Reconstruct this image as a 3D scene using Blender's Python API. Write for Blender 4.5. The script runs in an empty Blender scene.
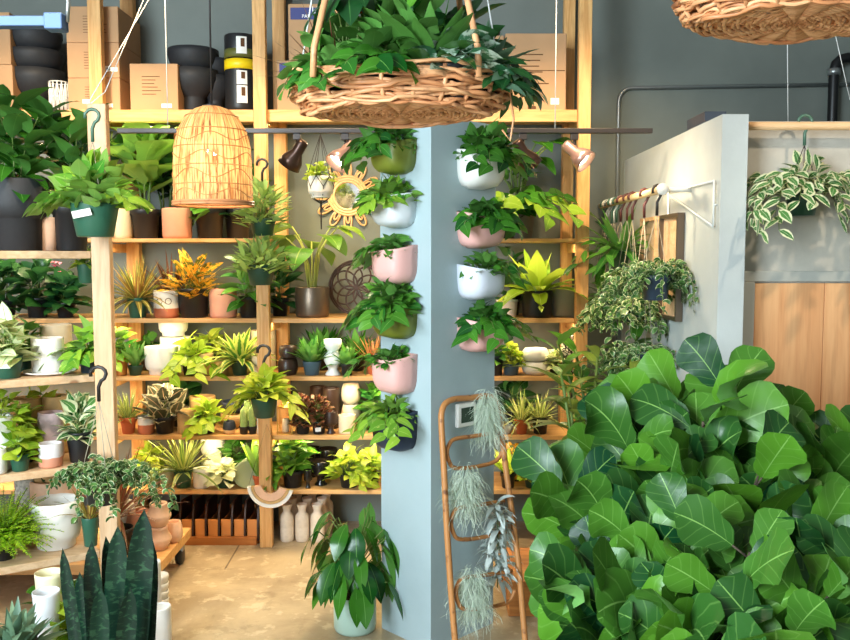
import bpy, math, random
from math import sin, cos, pi, atan, tan, radians as R
from mathutils import Vector as V, Matrix

scene = bpy.context.scene
COL = scene.collection
rnd = random.Random(7)

# ------------------------------------------------------------------ camera
H, PITCH, FPX = 1.60, R(4.37), 850.0
cd = bpy.data.cameras.new('camera'); cam = bpy.data.objects.new('camera', cd); COL.objects.link(cam)
cd.sensor_width = 36; cd.lens = 36 * FPX / 850; cd.clip_end = 60; cd.clip_start = .05
cam.location = (0, 0, H); cam.rotation_euler = (pi / 2 - PITCH, 0, 0)
scene.camera = cam

def ray(px, py):
    x = (px - 425) / FPX; v = (320 - py) / FPX
    return V((x, v * sin(PITCH) + cos(PITCH), v * cos(PITCH) - sin(PITCH)))
def W(px, py, d):            # measured point of the place: at distance d along +Y
    r = ray(px, py); return V((0, 0, H)) + r * (d / r.y)
def Zp(py, d): return W(425, py, d).z
def Xp(px, py, d): return W(px, py, d).x

# ------------------------------------------------------------------ colours / materials
def c(*a):
    out = []
    for x in a[:3]:
        x = x / 255.0
        out.append(x / 12.92 if x <= .04045 else ((x + .055) / 1.055) ** 2.4)
    return tuple(out) + (1.0,)

class NT:
    def __init__(s, name):
        s.m = bpy.data.materials.new(name); s.m.use_nodes = True
        s.n = s.m.node_tree.nodes; s.l = s.m.node_tree.links; s.n.clear()
        s.out = s.n.new('ShaderNodeOutputMaterial')
    def new(s, t, **kw):
        n = s.n.new(t)
        for k, v in kw.items(): setattr(n, k, v)
        return n
    def put(s, sock, v):
        if hasattr(v, 'is_linked') or hasattr(v, 'links'): s.l.new(v, sock)
        else: sock.default_value = v
    def math(s, op, a, b=0.0, cl=False):
        n = s.new('ShaderNodeMath', operation=op, use_clamp=cl); s.put(n.inputs[0], a); s.put(n.inputs[1], b); return n.outputs[0]
    def mix(s, f, a, b):
        n = s.new('ShaderNodeMix', data_type='RGBA'); s.put(n.inputs[0], f); s.put(n.inputs[6], a); s.put(n.inputs[7], b); return n.outputs[2]
    def noise(s, vec, scale, detail=3, rough=.5, dist=0):
        n = s.new('ShaderNodeTexNoise'); n.inputs['Scale'].default_value = scale; n.inputs['Detail'].default_value = detail
        n.inputs['Roughness'].default_value = rough; n.inputs['Distortion'].default_value = dist
        if vec is not None: s.l.new(vec, n.inputs['Vector'])
        return n.outputs['Fac']
    def step(s, v, lo, hi):
        n = s.new('ShaderNodeMapRange'); n.interpolation_type = 'SMOOTHSTEP'; s.put(n.inputs[0], v); n.inputs[1].default_value = lo; n.inputs[2].default_value = hi
        return n.outputs[0]
    def coord(s, kind='Object', scale=None):
        o = s.new('ShaderNodeTexCoord').outputs[kind]
        if scale:
            mp = s.new('ShaderNodeMapping'); mp.inputs['Scale'].default_value = scale; s.l.new(o, mp.inputs[0]); o = mp.outputs[0]
        return o
    def bsdf(s, col, rough=.5, metal=0, spec=.5, bump=None, bstr=.2, emit=None, estr=0, coat=0):
        b = s.new('ShaderNodeBsdfPrincipled'); s.put(b.inputs['Base Color'], col); s.put(b.inputs['Roughness'], rough)
        b.inputs['Metallic'].default_value = metal; b.inputs['Specular IOR Level'].default_value = spec
        b.inputs['Coat Weight'].default_value = coat
        if emit: b.inputs['Emission Color'].default_value = emit; b.inputs['Emission Strength'].default_value = estr
        if bump is not None:
            bp = s.new('ShaderNodeBump'); bp.inputs['Strength'].default_value = bstr; bp.inputs['Distance'].default_value = .01
            s.l.new(bump, bp.inputs['Height']); s.l.new(bp.outputs[0], b.inputs['Normal'])
        return b.outputs[0]
    def done(s, sh): s.l.new(sh, s.out.inputs[0]); return s.m

def plain(name, col, rough=.5, metal=0, spec=.5, speck=0.0, scale=30, coat=0):
    t = NT(name); col2 = tuple(x * (1 - speck) for x in col[:3]) + (1,)
    n = t.noise(t.coord(), scale, 4)
    return t.done(t.bsdf(t.mix(t.step(n, .35, .7), col, col2), rough, metal, spec, n, .05, coat=coat))

def wood(name, a, b, axis='z', scale=1.0, rough=.55, knots=True):
    t = NT(name); k = {'x': (1.2, 14, 14), 'y': (14, 1.2, 14), 'z': (14, 14, 1.2)}[axis]
    v = t.coord('Object', tuple(x * scale for x in k))
    n = t.noise(v, 2.2, 5, .6, .8); n2 = t.noise(v, 9, 3)
    col = t.mix(t.step(n, .3, .7), a, b)
    col = t.mix(t.math('MULTIPLY', t.step(n2, .5, .75), .35), col, tuple(x * .75 for x in b[:3]) + (1,))
    if knots:
        vo = t.new('ShaderNodeTexVoronoi'); vo.inputs['Scale'].default_value = 4.2
        t.l.new(t.coord('Object', tuple(1.0 if x > 2 else .45 for x in k)), vo.inputs['Vector'])
        kn = t.step(vo.outputs['Distance'], .075, .045)
        col = t.mix(t.math('MULTIPLY', kn, .7), col, c(120, 66, 28))
    return t.done(t.bsdf(col, rough, 0, .35, n, .06))

def leafmat(name, a, b, vein=None, vw=.035, edge=None, epos=.3, splash=None, sth=.55, back=None, rough=.38, trans=.25, lat=0, spec=.5, coat=0, band=False):
    """leaf colour varies leaf by leaf (rnd), with midrib, side veins and variegation in the leaf's own UV."""
    t = NT(name)
    uv = t.new('ShaderNodeUVMap').outputs[0]; sp = t.new('ShaderNodeSeparateXYZ'); t.l.new(uv, sp.inputs[0])
    u, v = sp.outputs[0], sp.outputs[1]
    au = t.math('ABSOLUTE', t.math('SUBTRACT', u, .5))
    at = t.new('ShaderNodeAttribute'); at.attribute_name = 'rnd'; r = at.outputs['Fac']
    col = t.mix(r, a, b)
    o = t.coord('Object')
    if edge is not None:
        nz = t.noise(o, 45, 2); e = t.math('ADD', au, t.math('MULTIPLY', t.math('SUBTRACT', nz, .5), .35))
        col = t.mix(t.step(e, epos - .04, epos + .04), col, edge)
    if splash is not None:
        if band:
            mp = t.new('ShaderNodeMapping'); mp.inputs['Scale'].default_value = (1.3, 34, 1); t.l.new(uv, mp.inputs[0]); nz = t.noise(mp.outputs[0], 1.0, 4, .65, .6)
        else: nz = t.noise(o, 38, 3, .6)
        col = t.mix(t.step(nz, sth - .04, sth + .06), col, splash)
    if vein is not None:
        mr = t.step(au, vw, vw * .4)
        if lat:
            ph = t.math('FRACT', t.math('SUBTRACT', t.math('MULTIPLY', v, lat), t.math('MULTIPLY', au, lat * .55)))
            lv = t.step(t.math('ABSOLUTE', t.math('SUBTRACT', ph, .5)), .075, .02)
            mr = t.math('MAXIMUM', mr, t.math('MULTIPLY', lv, .24))
        col = t.mix(t.math('MULTIPLY', mr, .8), col, vein)
    g = t.new('ShaderNodeNewGeometry')
    if back is not None: col = t.mix(t.math('MULTIPLY', g.outputs['Backfacing'], .75), col, back)
    nb = t.noise(o, 25, 2)
    d = t.bsdf(col, rough, 0, spec, nb, .12, coat=coat)
    tr = t.new('ShaderNodeBsdfTranslucent'); t.l.new(col, tr.inputs[0])
    mx = t.new('ShaderNodeMixShader'); mx.inputs[0].default_value = trans
    t.l.new(d, mx.inputs[1]); t.l.new(tr.outputs[0], mx.inputs[2])
    return t.done(mx.outputs[0])

# ------------------------------------------------------------------ mesh builder
SH = {
 'ov':   [(0, .12), (.12, .62), (.3, .97), (.45, 1), (.65, .82), (.85, .42), (1, .03)],
 'heart':[(0, .55), (.08, .9), (.22, 1), (.45, .88), (.7, .55), (.88, .24), (1, .02)],
 'lan':  [(0, .15), (.2, .7), (.4, 1), (.6, .9), (.8, .55), (1, .03)],
 'strap':[(0, .6), (.2, .9), (.5, 1), (.75, .72), (.9, .36), (1, .03)],
 'grass':[(0, .8), (.3, 1), (.6, .7), (1, .03)],
 'obo':  [(0, .1), (.2, .3), (.45, .7), (.7, 1), (.88, .8), (1, .1)],
 'fid':  [(0, .1), (.06, .38), (.18, .62), (.33, .64), (.5, .84), (.68, 1), (.84, .96), (.94, .66), (1, .12)],
 'snake':[(0, .75), (.5, 1), (.8, .98), (.91, .74), (.97, .36), (1, .02)],
 'round':[(0, .35), (.12, .8), (.35, 1), (.6, .97), (.85, .65), (1, .1)],
}
def prof(sh, v):
    t = SH[sh]
    for (a, x), (b, y) in zip(t, t[1:]):
        if v <= b: return x + (y - x) * (v - a) / (b - a)
    return t[-1][1]

class MB:
    def __init__(s): s.v = []; s.f = []; s.uv = []; s.r = []
    def add(s, p, uv=(0, 0), r=.5): s.v.append((p[0], p[1], p[2])); s.uv.append(uv); s.r.append(r); return len(s.v) - 1
    def lathe(s, pr, seg=24, o=(0, 0, 0), wob=None, close=True):
        rows = []
        for (r, z) in pr:
            rows.append([s.add((o[0] + r * cos(2 * pi * k / seg), o[1] + r * sin(2 * pi * k / seg), o[2] + z), (k / seg, z)) for k in range(seg)])
        for a, b in zip(rows, rows[1:]):
            for k in range(seg):
                s.f.append((a[k], a[(k + 1) % seg], b[(k + 1) % seg], b[k]))
        if close and pr[0][0] > 1e-5: s.f.append(tuple(reversed(rows[0])))
        return s
    def box(s, lo, hi, M=None):
        pts = [V((x, y, z)) for z in (lo[2], hi[2]) for y in (lo[1], hi[1]) for x in (lo[0], hi[0])]
        if M is not None: pts = [M @ p for p in pts]
        i = [s.add(p) for p in pts]
        for q in ((0, 2, 3, 1), (4, 5, 7, 6), (0, 1, 5, 4), (2, 6, 7, 3), (0, 4, 6, 2), (1, 3, 7, 5)): s.f.append(tuple(i[k] for k in q))
        return s
    def tube(s, pts, r, seg=6, r2=None, closed=False, rv=.5):
        pts = [V(p) for p in pts]; n = len(pts); rows = []; prev = None
        for i, p in enumerate(pts):
            if closed: t = pts[(i + 1) % n] - pts[i - 1]
            else: t = pts[min(i + 1, n - 1)] - pts[max(i - 1, 0)]
            t = t.normalized() if t.length > 1e-9 else V((0, 0, 1))
            if prev is None: a = t.orthogonal().normalized()
            else:
                a = prev - t * prev.dot(t); a = a.normalized() if a.length > 1e-6 else t.orthogonal().normalized()
            prev = a; b = t.cross(a); rr = r if r2 is None else r + (r2 - r) * i / max(1, n - 1)
            rows.append([s.add(p + (a * cos(2 * pi * k / seg) + b * sin(2 * pi * k / seg)) * rr, (k / seg, i / n), rv) for k in range(seg)])
        if closed: rows.append(rows[0])
        for A, B in zip(rows, rows[1:]):
            for k in range(seg): s.f.append((A[k], A[(k + 1) % seg], B[(k + 1) % seg], B[k]))
        if not closed: s.f.append(tuple(reversed(rows[0]))); s.f.append(tuple(rows[-1]))
        return s
    def leaf(s, b, d, up, L, Wd, sh='ov', droop=.6, fold=.15, n=6, wave=0.0, cols=3, rv=None, twist=0):
        d = V(d); d.normalize(); up = V(up); p = V(b); rv = rnd.random() if rv is None else rv
        ph = rnd.random() * 6; rows = []
        for i in range(n + 1):
            v = i / n
            sd = d.cross(up)
            if sd.length < 1e-3: sd = d.cross(V((.3, .8, .1)))
            sd.normalize(); nm = sd.cross(d)
            if twist: 
                q = Matrix.Rotation(twist * v, 3, d); sd = q @ sd; nm = q @ nm
            w = Wd * .5 * prof(sh, v); row = []
            for k in range(cols):
                u = k / (cols - 1) * 2 - 1
                off = abs(u) * fold * w + (wave * w * sin(ph + v * 9 + u * 2.2) * abs(u) if wave else 0)
                row.append(s.add(p + sd * (u * w) + nm * off, (.5 + u * .5, v), rv))
            rows.append(row)
            p = p + d * (L / n); d = (d + V((0, 0, -droop / n))).normalized()
        for A, B in zip(rows, rows[1:]):
            for k in range(cols - 1): s.f.append((A[k], A[k + 1], B[k + 1], B[k]))
        return p
    def clamp(s, ymax=None, zmax=None, zmin=None, xmin=None, xmax=None, lip=None, planes=()):
        o = []
        for (x, y, z) in s.v:
            if ymax is not None and y > ymax: y = ymax - .15 * min(.05, y - ymax) - rnd.random() * .004
            if zmax is not None and z > zmax: z = zmax - .2 * min(.06, z - zmax) - rnd.random() * .004
            if zmin is not None and z < zmin: z = zmin + rnd.random() * .004
            for (P, N) in planes:
                k = (x - P[0]) * N[0] + (y - P[1]) * N[1]
                if k < .004: x += N[0] * (.004 - k * .98); y += N[1] * (.004 - k * .98)
            if lip is not None and z < .004 and y > lip: z = .004 + rnd.random() * .004
            if xmin is not None and x < xmin: x = xmin
            if xmax is not None and x > xmax: x = xmax
            o.append((x, y, z))
        s.v = o; return s
    def build(s, name, mat, parent=None, smooth=True, bevel=0, solid=0, sub=0, loc=None, rot=None):
        me = bpy.data.meshes.new(name); me.from_pydata(s.v, [], s.f); me.materials.append(mat)
        if s.f:
            ul = me.uv_layers.new(name='UVMap'); li = [0] * len(me.loops); me.loops.foreach_get('vertex_index', li)
            flat = []
            for i in li: flat += s.uv[i]
            ul.data.foreach_set('uv', flat)
            at = me.attributes.new('rnd', 'FLOAT', 'POINT'); at.data.foreach_set('value', s.r)
            if smooth: me.polygons.foreach_set('use_smooth', [True] * len(me.polygons))
        me.update()
        o = bpy.data.objects.new(name, me); COL.objects.link(o)
        if parent is not None: o.parent = parent
        if loc is not None: o.location = loc
        if rot is not None: o.rotation_euler = rot
        if bevel:
            m = o.modifiers.new('bevel', 'BEVEL'); m.width = bevel; m.segments = 2; m.limit_method = 'ANGLE'
        if solid:
            m = o.modifiers.new('solid', 'SOLIDIFY'); m.thickness = solid; m.offset = 0
        if sub:
            m = o.modifiers.new('sub', 'SUBSURF'); m.levels = sub; m.render_levels = sub
        return o

def tag(o, label, cat, group=None, kind=None):
    if label: o['label'] = label
    if cat: o['category'] = cat
    if group: o['group'] = group
    if kind: o['kind'] = kind
    return o
def T(name, label, cat, loc=(0, 0, 0), rz=0, group=None):
    o = bpy.data.objects.new(name, None); COL.objects.link(o); o.location = loc; o.rotation_euler = (0, 0, rz); o.empty_display_size = .05
    return tag(o, label, cat, group)
def struct(name, mb, mat, smooth=False, bevel=0, **k):
    o = mb.build(name, mat, None, smooth, bevel, **k); o['kind'] = 'structure'; return o
def bx(lo, hi, M=None): return MB().box(lo, hi, M)
# ------------------------------------------------------------------ materials
M = {}
M['pine'] = wood('pine_upright', c(226, 178, 116), c(200, 144, 84), 'z')
M['pinex'] = wood('pine_board', c(226, 180, 120), c(202, 148, 88), 'x')
M['pineset'] = wood('pine_pale', c(218, 182, 144), c(198, 156, 116), 'z')
M['pinesx'] = wood('pine_pale_board', c(218, 184, 146), c(200, 160, 120), 'x')
M['dowel'] = wood('dowel_wood', c(226, 186, 140), c(206, 160, 110), 'x', knots=False)
M['dowely'] = wood('dowel_wood_deep', c(226, 196, 150), c(206, 168, 118), 'y', knots=False)
M['veneer'] = wood('birch_veneer', c(228, 176, 126), c(202, 138, 90), 'z', .35, .35, knots=False)
M['crate'] = wood('crate_wood', c(196, 128, 66), c(164, 98, 44), 'x', .6, knots=False)
def paint(name, a, b, sc=1.6, bump=.04, rough=.6):
    t = NT(name); o = t.coord(); n = t.noise(o, sc, 5, .6); f = t.noise(o, 90, 2)
    return t.done(t.bsdf(t.mix(t.step(n, .3, .7), a, b), rough, 0, .3, f, bump))
M['wallgrey'] = paint('grey_wall_paint', c(116, 122, 115), c(104, 110, 104))
M['pillar'] = paint('blue_grey_paint', c(168, 186, 190), c(156, 174, 178))
M['partition'] = paint('pale_plaster_paint', c(190, 196, 194), c(178, 184, 183), 3)
M['nichewall'] = paint('cloudy_grey_plaster', c(192, 186, 174), c(166, 162, 152), 3.5)
M['trim'] = plain('grey_trim_paint', c(168, 168, 160), .5)
def concrete():
    t = NT('worn_concrete'); o = t.coord(); n = t.noise(o, 2.2, 8, .65, .4); n2 = t.noise(o, 11, 5, .6); n3 = t.noise(o, 70, 2)
    col = t.mix(t.step(n, .35, .68), c(158, 138, 110), c(190, 170, 138)); col = t.mix(t.math('MULTIPLY', t.step(n2, .54, .66), .6), col, c(212, 196, 166)); col = t.mix(t.math('MULTIPLY', t.step(t.noise(o, 5, 6, .7), .56, .64), .35), col, c(128, 110, 86))
    sp = t.new('ShaderNodeSeparateXYZ'); t.l.new(o, sp.inputs[0])
    sp = t.new('ShaderNodeSeparateXYZ'); t.l.new(o, sp.inputs[0])
    A_, B_ = W(238, 547, 1), W(225, 569, 1)
    A_ = V((A_.x * H / (H - A_.z), H / (H - A_.z), 0)); B_ = V((B_.x * H / (H - B_.z), H / (H - B_.z), 0)); k_ = (B_.x - A_.x) / (B_.y - A_.y)
    ln = t.step(t.math('ABSOLUTE', t.math('SUBTRACT', t.math('SUBTRACT', sp.outputs[0], A_.x), t.math('MULTIPLY', t.math('SUBTRACT', sp.outputs[1], A_.y), k_))), .006, .003)
    ln = t.math('MULTIPLY', ln, t.step(sp.outputs[1], B_.y - .02, B_.y + .02))
    col = t.mix(t.math('MULTIPLY', ln, .7), col, c(70, 56, 40))
    return t.done(t.bsdf(col, t.math('ADD', t.math('MULTIPLY', n2, .3), .3), 0, .4, n3, .05))
M['floor'] = concrete()
M['card'] = plain('cardboard', c(186, 146, 108), .8, 0, .2, .08, 6)
M['cardd'] = plain('cardboard_print', c(96, 66, 42), .8, 0, .2)
M['white_label'] = plain('white_paper', c(236, 234, 228), .6, 0, .3)
M['blue_label'] = plain('blue_print', c(38, 46, 112), .5)
M['tape'] = plain('packing_tape', c(206, 168, 120), .3)
M['blackmatte'] = plain('matte_black_ceramic', c(40, 41, 44), .62, 0, .4, .1, 60)
M['black'] = plain('black_plastic', c(30, 31, 33), .42, 0, .45)
M['blackgloss'] = plain('gloss_black_ceramic', c(22, 19, 18), .15)
M['darkbrown'] = plain('dark_brown_ceramic', c(58, 40, 32), .35)
M['navy'] = plain('navy_plastic', c(44, 58, 74), .4)
M['navyp'] = plain('navy_planter', c(42, 52, 74), .5, 0, .4)
M['slate'] = plain('slate_plastic', c(66, 88, 100), .45)
M['greenpot'] = plain('green_plastic', c(44, 92, 72), .4)
M['dgreenpot'] = plain('dark_green_plastic', c(30, 66, 50), .38)
M['sagepot'] = plain('sage_grey_ceramic', c(150, 162, 138), .5)
M['olive'] = plain('olive_planter', c(118, 128, 44), .45)
M['white'] = plain('white_ceramic', c(236, 234, 228), .35, 0, .5, .03)
M['whitep'] = plain('white_planter', c(222, 226, 230), .45)
M['lav'] = plain('pale_lavender_planter', c(214, 218, 230), .45)
M['pinkp'] = plain('pink_planter', c(232, 178, 170), .45)
M['pink'] = plain('pink_terracotta', c(226, 164, 138), .6, 0, .3, .06, 18)
M['peach'] = plain('peach_ceramic', c(228, 186, 156), .6, 0, .3, .08, 40)
M['cream'] = plain('cream_ceramic', c(226, 206, 172), .5, 0, .4, .05)
M['paleyellow'] = plain('pale_yellow_ceramic', c(232, 226, 186), .45)
M['tan'] = plain('tan_woodlike_ceramic', c(206, 168, 112), .6, 0, .3, .2, 22)
M['terra'] = plain('terracotta', c(190, 98, 56), .7, 0, .25, .1, 14)
M['orange'] = plain('orange_terracotta', c(214, 136, 66), .6)
M['bronze'] = plain('bronze_metal', c(112, 98, 84), .38, .75)
M['grey'] = plain('grey_ceramic', c(170, 168, 156), .55)
M['greyrib'] = plain('grey_plastic', c(104, 104, 100), .5)
M['mint'] = plain('mint_ceramic', c(178, 206, 192), .35)
M['soil'] = plain('potting_soil', c(52, 38, 28), .95, 0, .1, .5, 80)
M['yellow'] = plain('yellow_band', c(240, 206, 20), .45)
M['oliveband'] = plain('olive_band', c(96, 98, 44), .5)
M['track'] = plain('dark_track_metal', c(52, 48, 48), .4, .3)
M['lampdark'] = plain('bronze_lamp_metal', c(74, 58, 52), .3, .8)
M['lampcopper'] = plain('rose_lamp_metal', c(200, 160, 150), .3, .7)
M['wire'] = plain('white_wire', c(226, 228, 226), .4, 0)
M['hook'] = plain('dark_hook_plastic', c(36, 32, 30), .4)
M['hookg'] = plain('green_hook_plastic', c(70, 104, 86), .4)
M['hookb'] = plain('burgundy_hook_plastic', c(86, 42, 40), .4)
M['steel'] = plain('galvanised_steel', c(160, 165, 165), .35, .8)
M['alu'] = plain('blue_lit_aluminium', c(70, 98, 140), .5, .2)  # the blue is an even base colour
M['pipe'] = plain('black_pipe', c(26, 27, 28), .4, .3)
M['gold'] = plain('brass', c(214, 166, 84), .3, .9)
M['mirror'] = plain('mirror_glass', c(236, 236, 232), .06, 1)
M['screen'] = plain('dark_green_screen', c(40, 58, 44), .15)
M['slatb'] = plain('brown_leather', c(58, 36, 26), .45)
M['slato'] = plain('orange_clay', c(220, 144, 76), .6)
M['jar'] = plain('chalk_white_ceramic', c(226, 210, 190), .6, 0, .3, .08, 50)
M['sageplate'] = plain('sage_plate', c(150, 160, 120), .4)
M['rope'] = plain('dark_rope', c(48, 42, 40), .9)
M['ropel'] = plain('pale_rope', c(170, 160, 140), .9)
M['stem'] = plain('green_stem', c(96, 120, 52), .5)
M['pstem'] = plain('pale_stem', c(170, 180, 90), .5)
M['bark'] = plain('fig_bark', c(96, 84, 70), .85, 0, .2, .4, 40)
M['red'] = plain('red_flower', c(206, 70, 40), .3)
M['pinkfl'] = plain('pink_flower', c(220, 90, 130), .5)
def rattan(name, a, b, d):
    t = NT(name); at = t.new('ShaderNodeAttribute'); at.attribute_name = 'rnd'; o = t.coord(); n = t.noise(o, 26, 4)
    col = t.mix(at.outputs['Fac'], a, b); col = t.mix(t.step(n, .56, .75), col, d)
    return t.done(t.bsdf(col, .45, 0, .4, n, .15))
M['wicker'] = rattan('wicker_cane', c(226, 172, 124), c(192, 126, 80), c(120, 76, 50))
M['cane'] = rattan('bamboo_cane', c(196, 136, 80), c(176, 112, 60), c(112, 66, 34))
M['sunrattan'] = rattan('sun_rattan', c(230, 186, 136), c(216, 164, 110), c(184, 130, 80))
M['darkcane'] = rattan('dark_cane', c(74, 52, 42), c(56, 38, 32), c(40, 26, 22))
def fibre():
    t = NT('reed_fibre'); uv = t.new('ShaderNodeUVMap').outputs[0]
    mp = t.new('ShaderNodeMapping'); mp.inputs['Scale'].default_value = (110, 9, 1); t.l.new(uv, mp.inputs[0])
    n = t.noise(mp.outputs[0], 1.0, 3, .6, .3)
    col = t.mix(t.step(n, .35, .62), c(150, 92, 56), c(232, 198, 140)); n2 = t.noise(mp.outputs[0], .5, 2)
    col = t.mix(t.math('MULTIPLY', t.step(n2, .5, .7), .5), col, c(190, 120, 50))
    d = t.bsdf(col, .7, 0, .2); tr = t.new('ShaderNodeBsdfTranslucent'); t.l.new(col, tr.inputs[0])
    mx = t.new('ShaderNodeMixShader'); mx.inputs[0].default_value = .45; t.l.new(d, mx.inputs[1]); t.l.new(tr.outputs[0], mx.inputs[2])
    tp = t.new('ShaderNodeBsdfTransparent'); m2 = t.new('ShaderNodeMixShader'); t.l.new(t.step(n, .36, .3), m2.inputs[0])
    t.l.new(mx.outputs[0], m2.inputs[1]); t.l.new(tp.outputs[0], m2.inputs[2]); return t.done(m2.outputs[0])
M['fibre'] = fibre()
def glow(name, col, s):
    t = NT(name); return t.done(t.bsdf(col, .4, 0, .3, emit=col, estr=s))
M['bulb'] = glow('lamp_bulb', (1, .86, .62, 1), 40)
M['led'] = glow('led_tape', (1, .8, .5, 1), 5)
def pattern():
    t = NT('black_white_print'); vo = t.new('ShaderNodeTexVoronoi'); vo.feature = 'DISTANCE_TO_EDGE'; vo.inputs['Scale'].default_value = 55; t.l.new(t.coord(), vo.inputs['Vector'])
    return t.done(t.bsdf(t.mix(t.step(vo.outputs[0], .08, .16), c(30, 28, 28), c(230, 224, 210)), .3))
M['print'] = pattern()
def twotone(name, top, bot, zs, n=.004):
    t = NT(name); o = t.coord(); sp = t.new('ShaderNodeSeparateXYZ'); t.l.new(o, sp.inputs[0]); nz = t.noise(o, 40, 4)
    z = t.math('ADD', sp.outputs[2], t.math('MULTIPLY', t.math('SUBTRACT', nz, .5), n * 2)); tp = t.mix(t.step(nz, .5, .7), top, tuple(x * .82 for x in top[:3]) + (1,))
    return t.done(t.bsdf(t.mix(t.step(z, zs - .002, zs + .002), bot, tp), .55))
M['dip'] = twotone('dipped_terracotta', c(222, 218, 220), c(206, 140, 112), .04)
M['dip2'] = twotone('white_dipped_terracotta', c(234, 228, 216), c(196, 112, 76), .052)
M['dip3'] = twotone('navy_dipped_wood', c(44, 50, 62), c(224, 190, 140), .025)
M['dip4'] = twotone('lilac_dipped_terracotta', c(206, 176, 176), c(196, 132, 104), .02, .02)
M['speck'] = plain('speckled_grey_ceramic', c(214, 212, 206), .5, 0, .4, .45, 70)
# leaves
G = lambda *a: leafmat(*a[:3])
L = {}
L['fid'] = leafmat('fiddle_leaf', c(10, 62, 34), c(92, 148, 40), c(140, 186, 96), .018, back=c(124, 180, 100), lat=5, rough=.36, trans=.12, spec=.4)
L['dark'] = leafmat('dark_green_leaf', c(18, 60, 28), c(40, 92, 40), c(70, 120, 60), .03, rough=.35, back=c(60, 110, 60))
L['mid'] = leafmat('mid_green_leaf', c(34, 104, 34), c(100, 162, 50), c(140, 190, 96), .03, rough=.36, back=c(110, 160, 80))
L['glossy'] = leafmat('glossy_green_leaf', c(18, 78, 26), c(76, 142, 40), c(110, 166, 76), .025, rough=.22, back=c(90, 140, 66))
L['pothos'] = leafmat('pothos_leaf', c(64, 134, 38), c(156, 196, 58), c(176, 208, 104), .03, rough=.33, back=c(140, 180, 90), splash=c(200, 214, 110), sth=.66)
L['lime'] = leafmat('lime_leaf', c(118, 164, 36), c(184, 206, 62), c(204, 220, 120), .03, trans=.35, back=c(190, 212, 80))
L['ylime'] = leafmat('yellow_lime_leaf', c(142, 178, 40), c(206, 214, 80), c(220, 226, 140), .03, trans=.35)
L['variw'] = leafmat('white_edged_leaf', c(52, 112, 50), c(84, 138, 66), c(200, 214, 170), .03, edge=c(228, 228, 186), epos=.27)
L['hoya'] = leafmat('curly_hoya_leaf', c(34, 84, 40), c(96, 142, 70), None, edge=c(206, 216, 170), epos=.4, rough=.3)
L['variy'] = leafmat('yellow_edged_leaf', c(60, 122, 40), c(100, 150, 50), None, edge=c(206, 212, 110), epos=.22, trans=.3)
L['snake'] = leafmat('snake_leaf', c(6, 30, 22), c(12, 46, 32), None, splash=c(40, 74, 50), sth=.56, rough=.34, trans=.04, spec=.35, band=True)
L['silver'] = leafmat('silver_leaf', c(186, 200, 196), c(216, 222, 214), None, rough=.6, trans=.2)
L['moss'] = leafmat('spanish_moss', c(184, 200, 180), c(220, 230, 212), None, rough=.8, trans=.2)
L['fern'] = leafmat('fern_leaf', c(146, 200, 34), c(206, 232, 66), None, trans=.35)
L['dracred'] = leafmat('red_striped_leaf', c(96, 124, 48), c(158, 110, 60), c(216, 206, 112), .16, trans=.25)
L['croton'] = leafmat('croton_leaf', c(206, 140, 40), c(236, 184, 50), c(246, 214, 90), .05, splash=c(80, 92, 34), sth=.5, trans=.25)
L['burg'] = leafmat('burgundy_leaf', c(84, 40, 40), c(132, 70, 52), c(190, 140, 90), .04, edge=c(120, 120, 70), epos=.4)
L['rubber'] = leafmat('dark_rubber_leaf', c(48, 56, 40), c(88, 88, 66), c(190, 150, 120), .04, edge=c(196, 188, 160), epos=.38, rough=.28)
L['poins'] = leafmat('cream_bract', c(226, 228, 176), c(240, 240, 210), c(196, 210, 130), .03, trans=.3)
L['rhip'] = leafmat('pale_cactus_leaf', c(122, 158, 84), c(164, 190, 110), None, rough=.6)
L['cactus'] = leafmat('cactus_skin', c(110, 150, 70), c(160, 188, 100), None, edge=c(214, 220, 150), epos=.42, rough=.7, trans=.05)
L['splash'] = leafmat('silver_splash_leaf', c(40, 90, 58), c(70, 120, 80), c(60, 110, 70), .04, splash=c(186, 206, 186), sth=.5)
L['calad'] = leafmat('white_caladium_leaf', c(206, 214, 150), c(236, 236, 204), c(120, 170, 80), .06, edge=c(150, 190, 90), epos=.42)
L['greyg'] = leafmat('grey_green_leaf', c(86, 122, 98), c(128, 158, 122), None, rough=.5)
L['dracy'] = leafmat('yellow_striped_leaf', c(132, 150, 66), c(190, 190, 116), c(56, 98, 44), .26, trans=.25)
L['olivel'] = leafmat('olive_green_leaf', c(70, 100, 34), c(120, 140, 50), c(150, 160, 80), .03, back=c(130, 150, 70))
L['bronze'] = leafmat('bronze_leaf', c(196, 134, 76), c(160, 110, 66), None)
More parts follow.
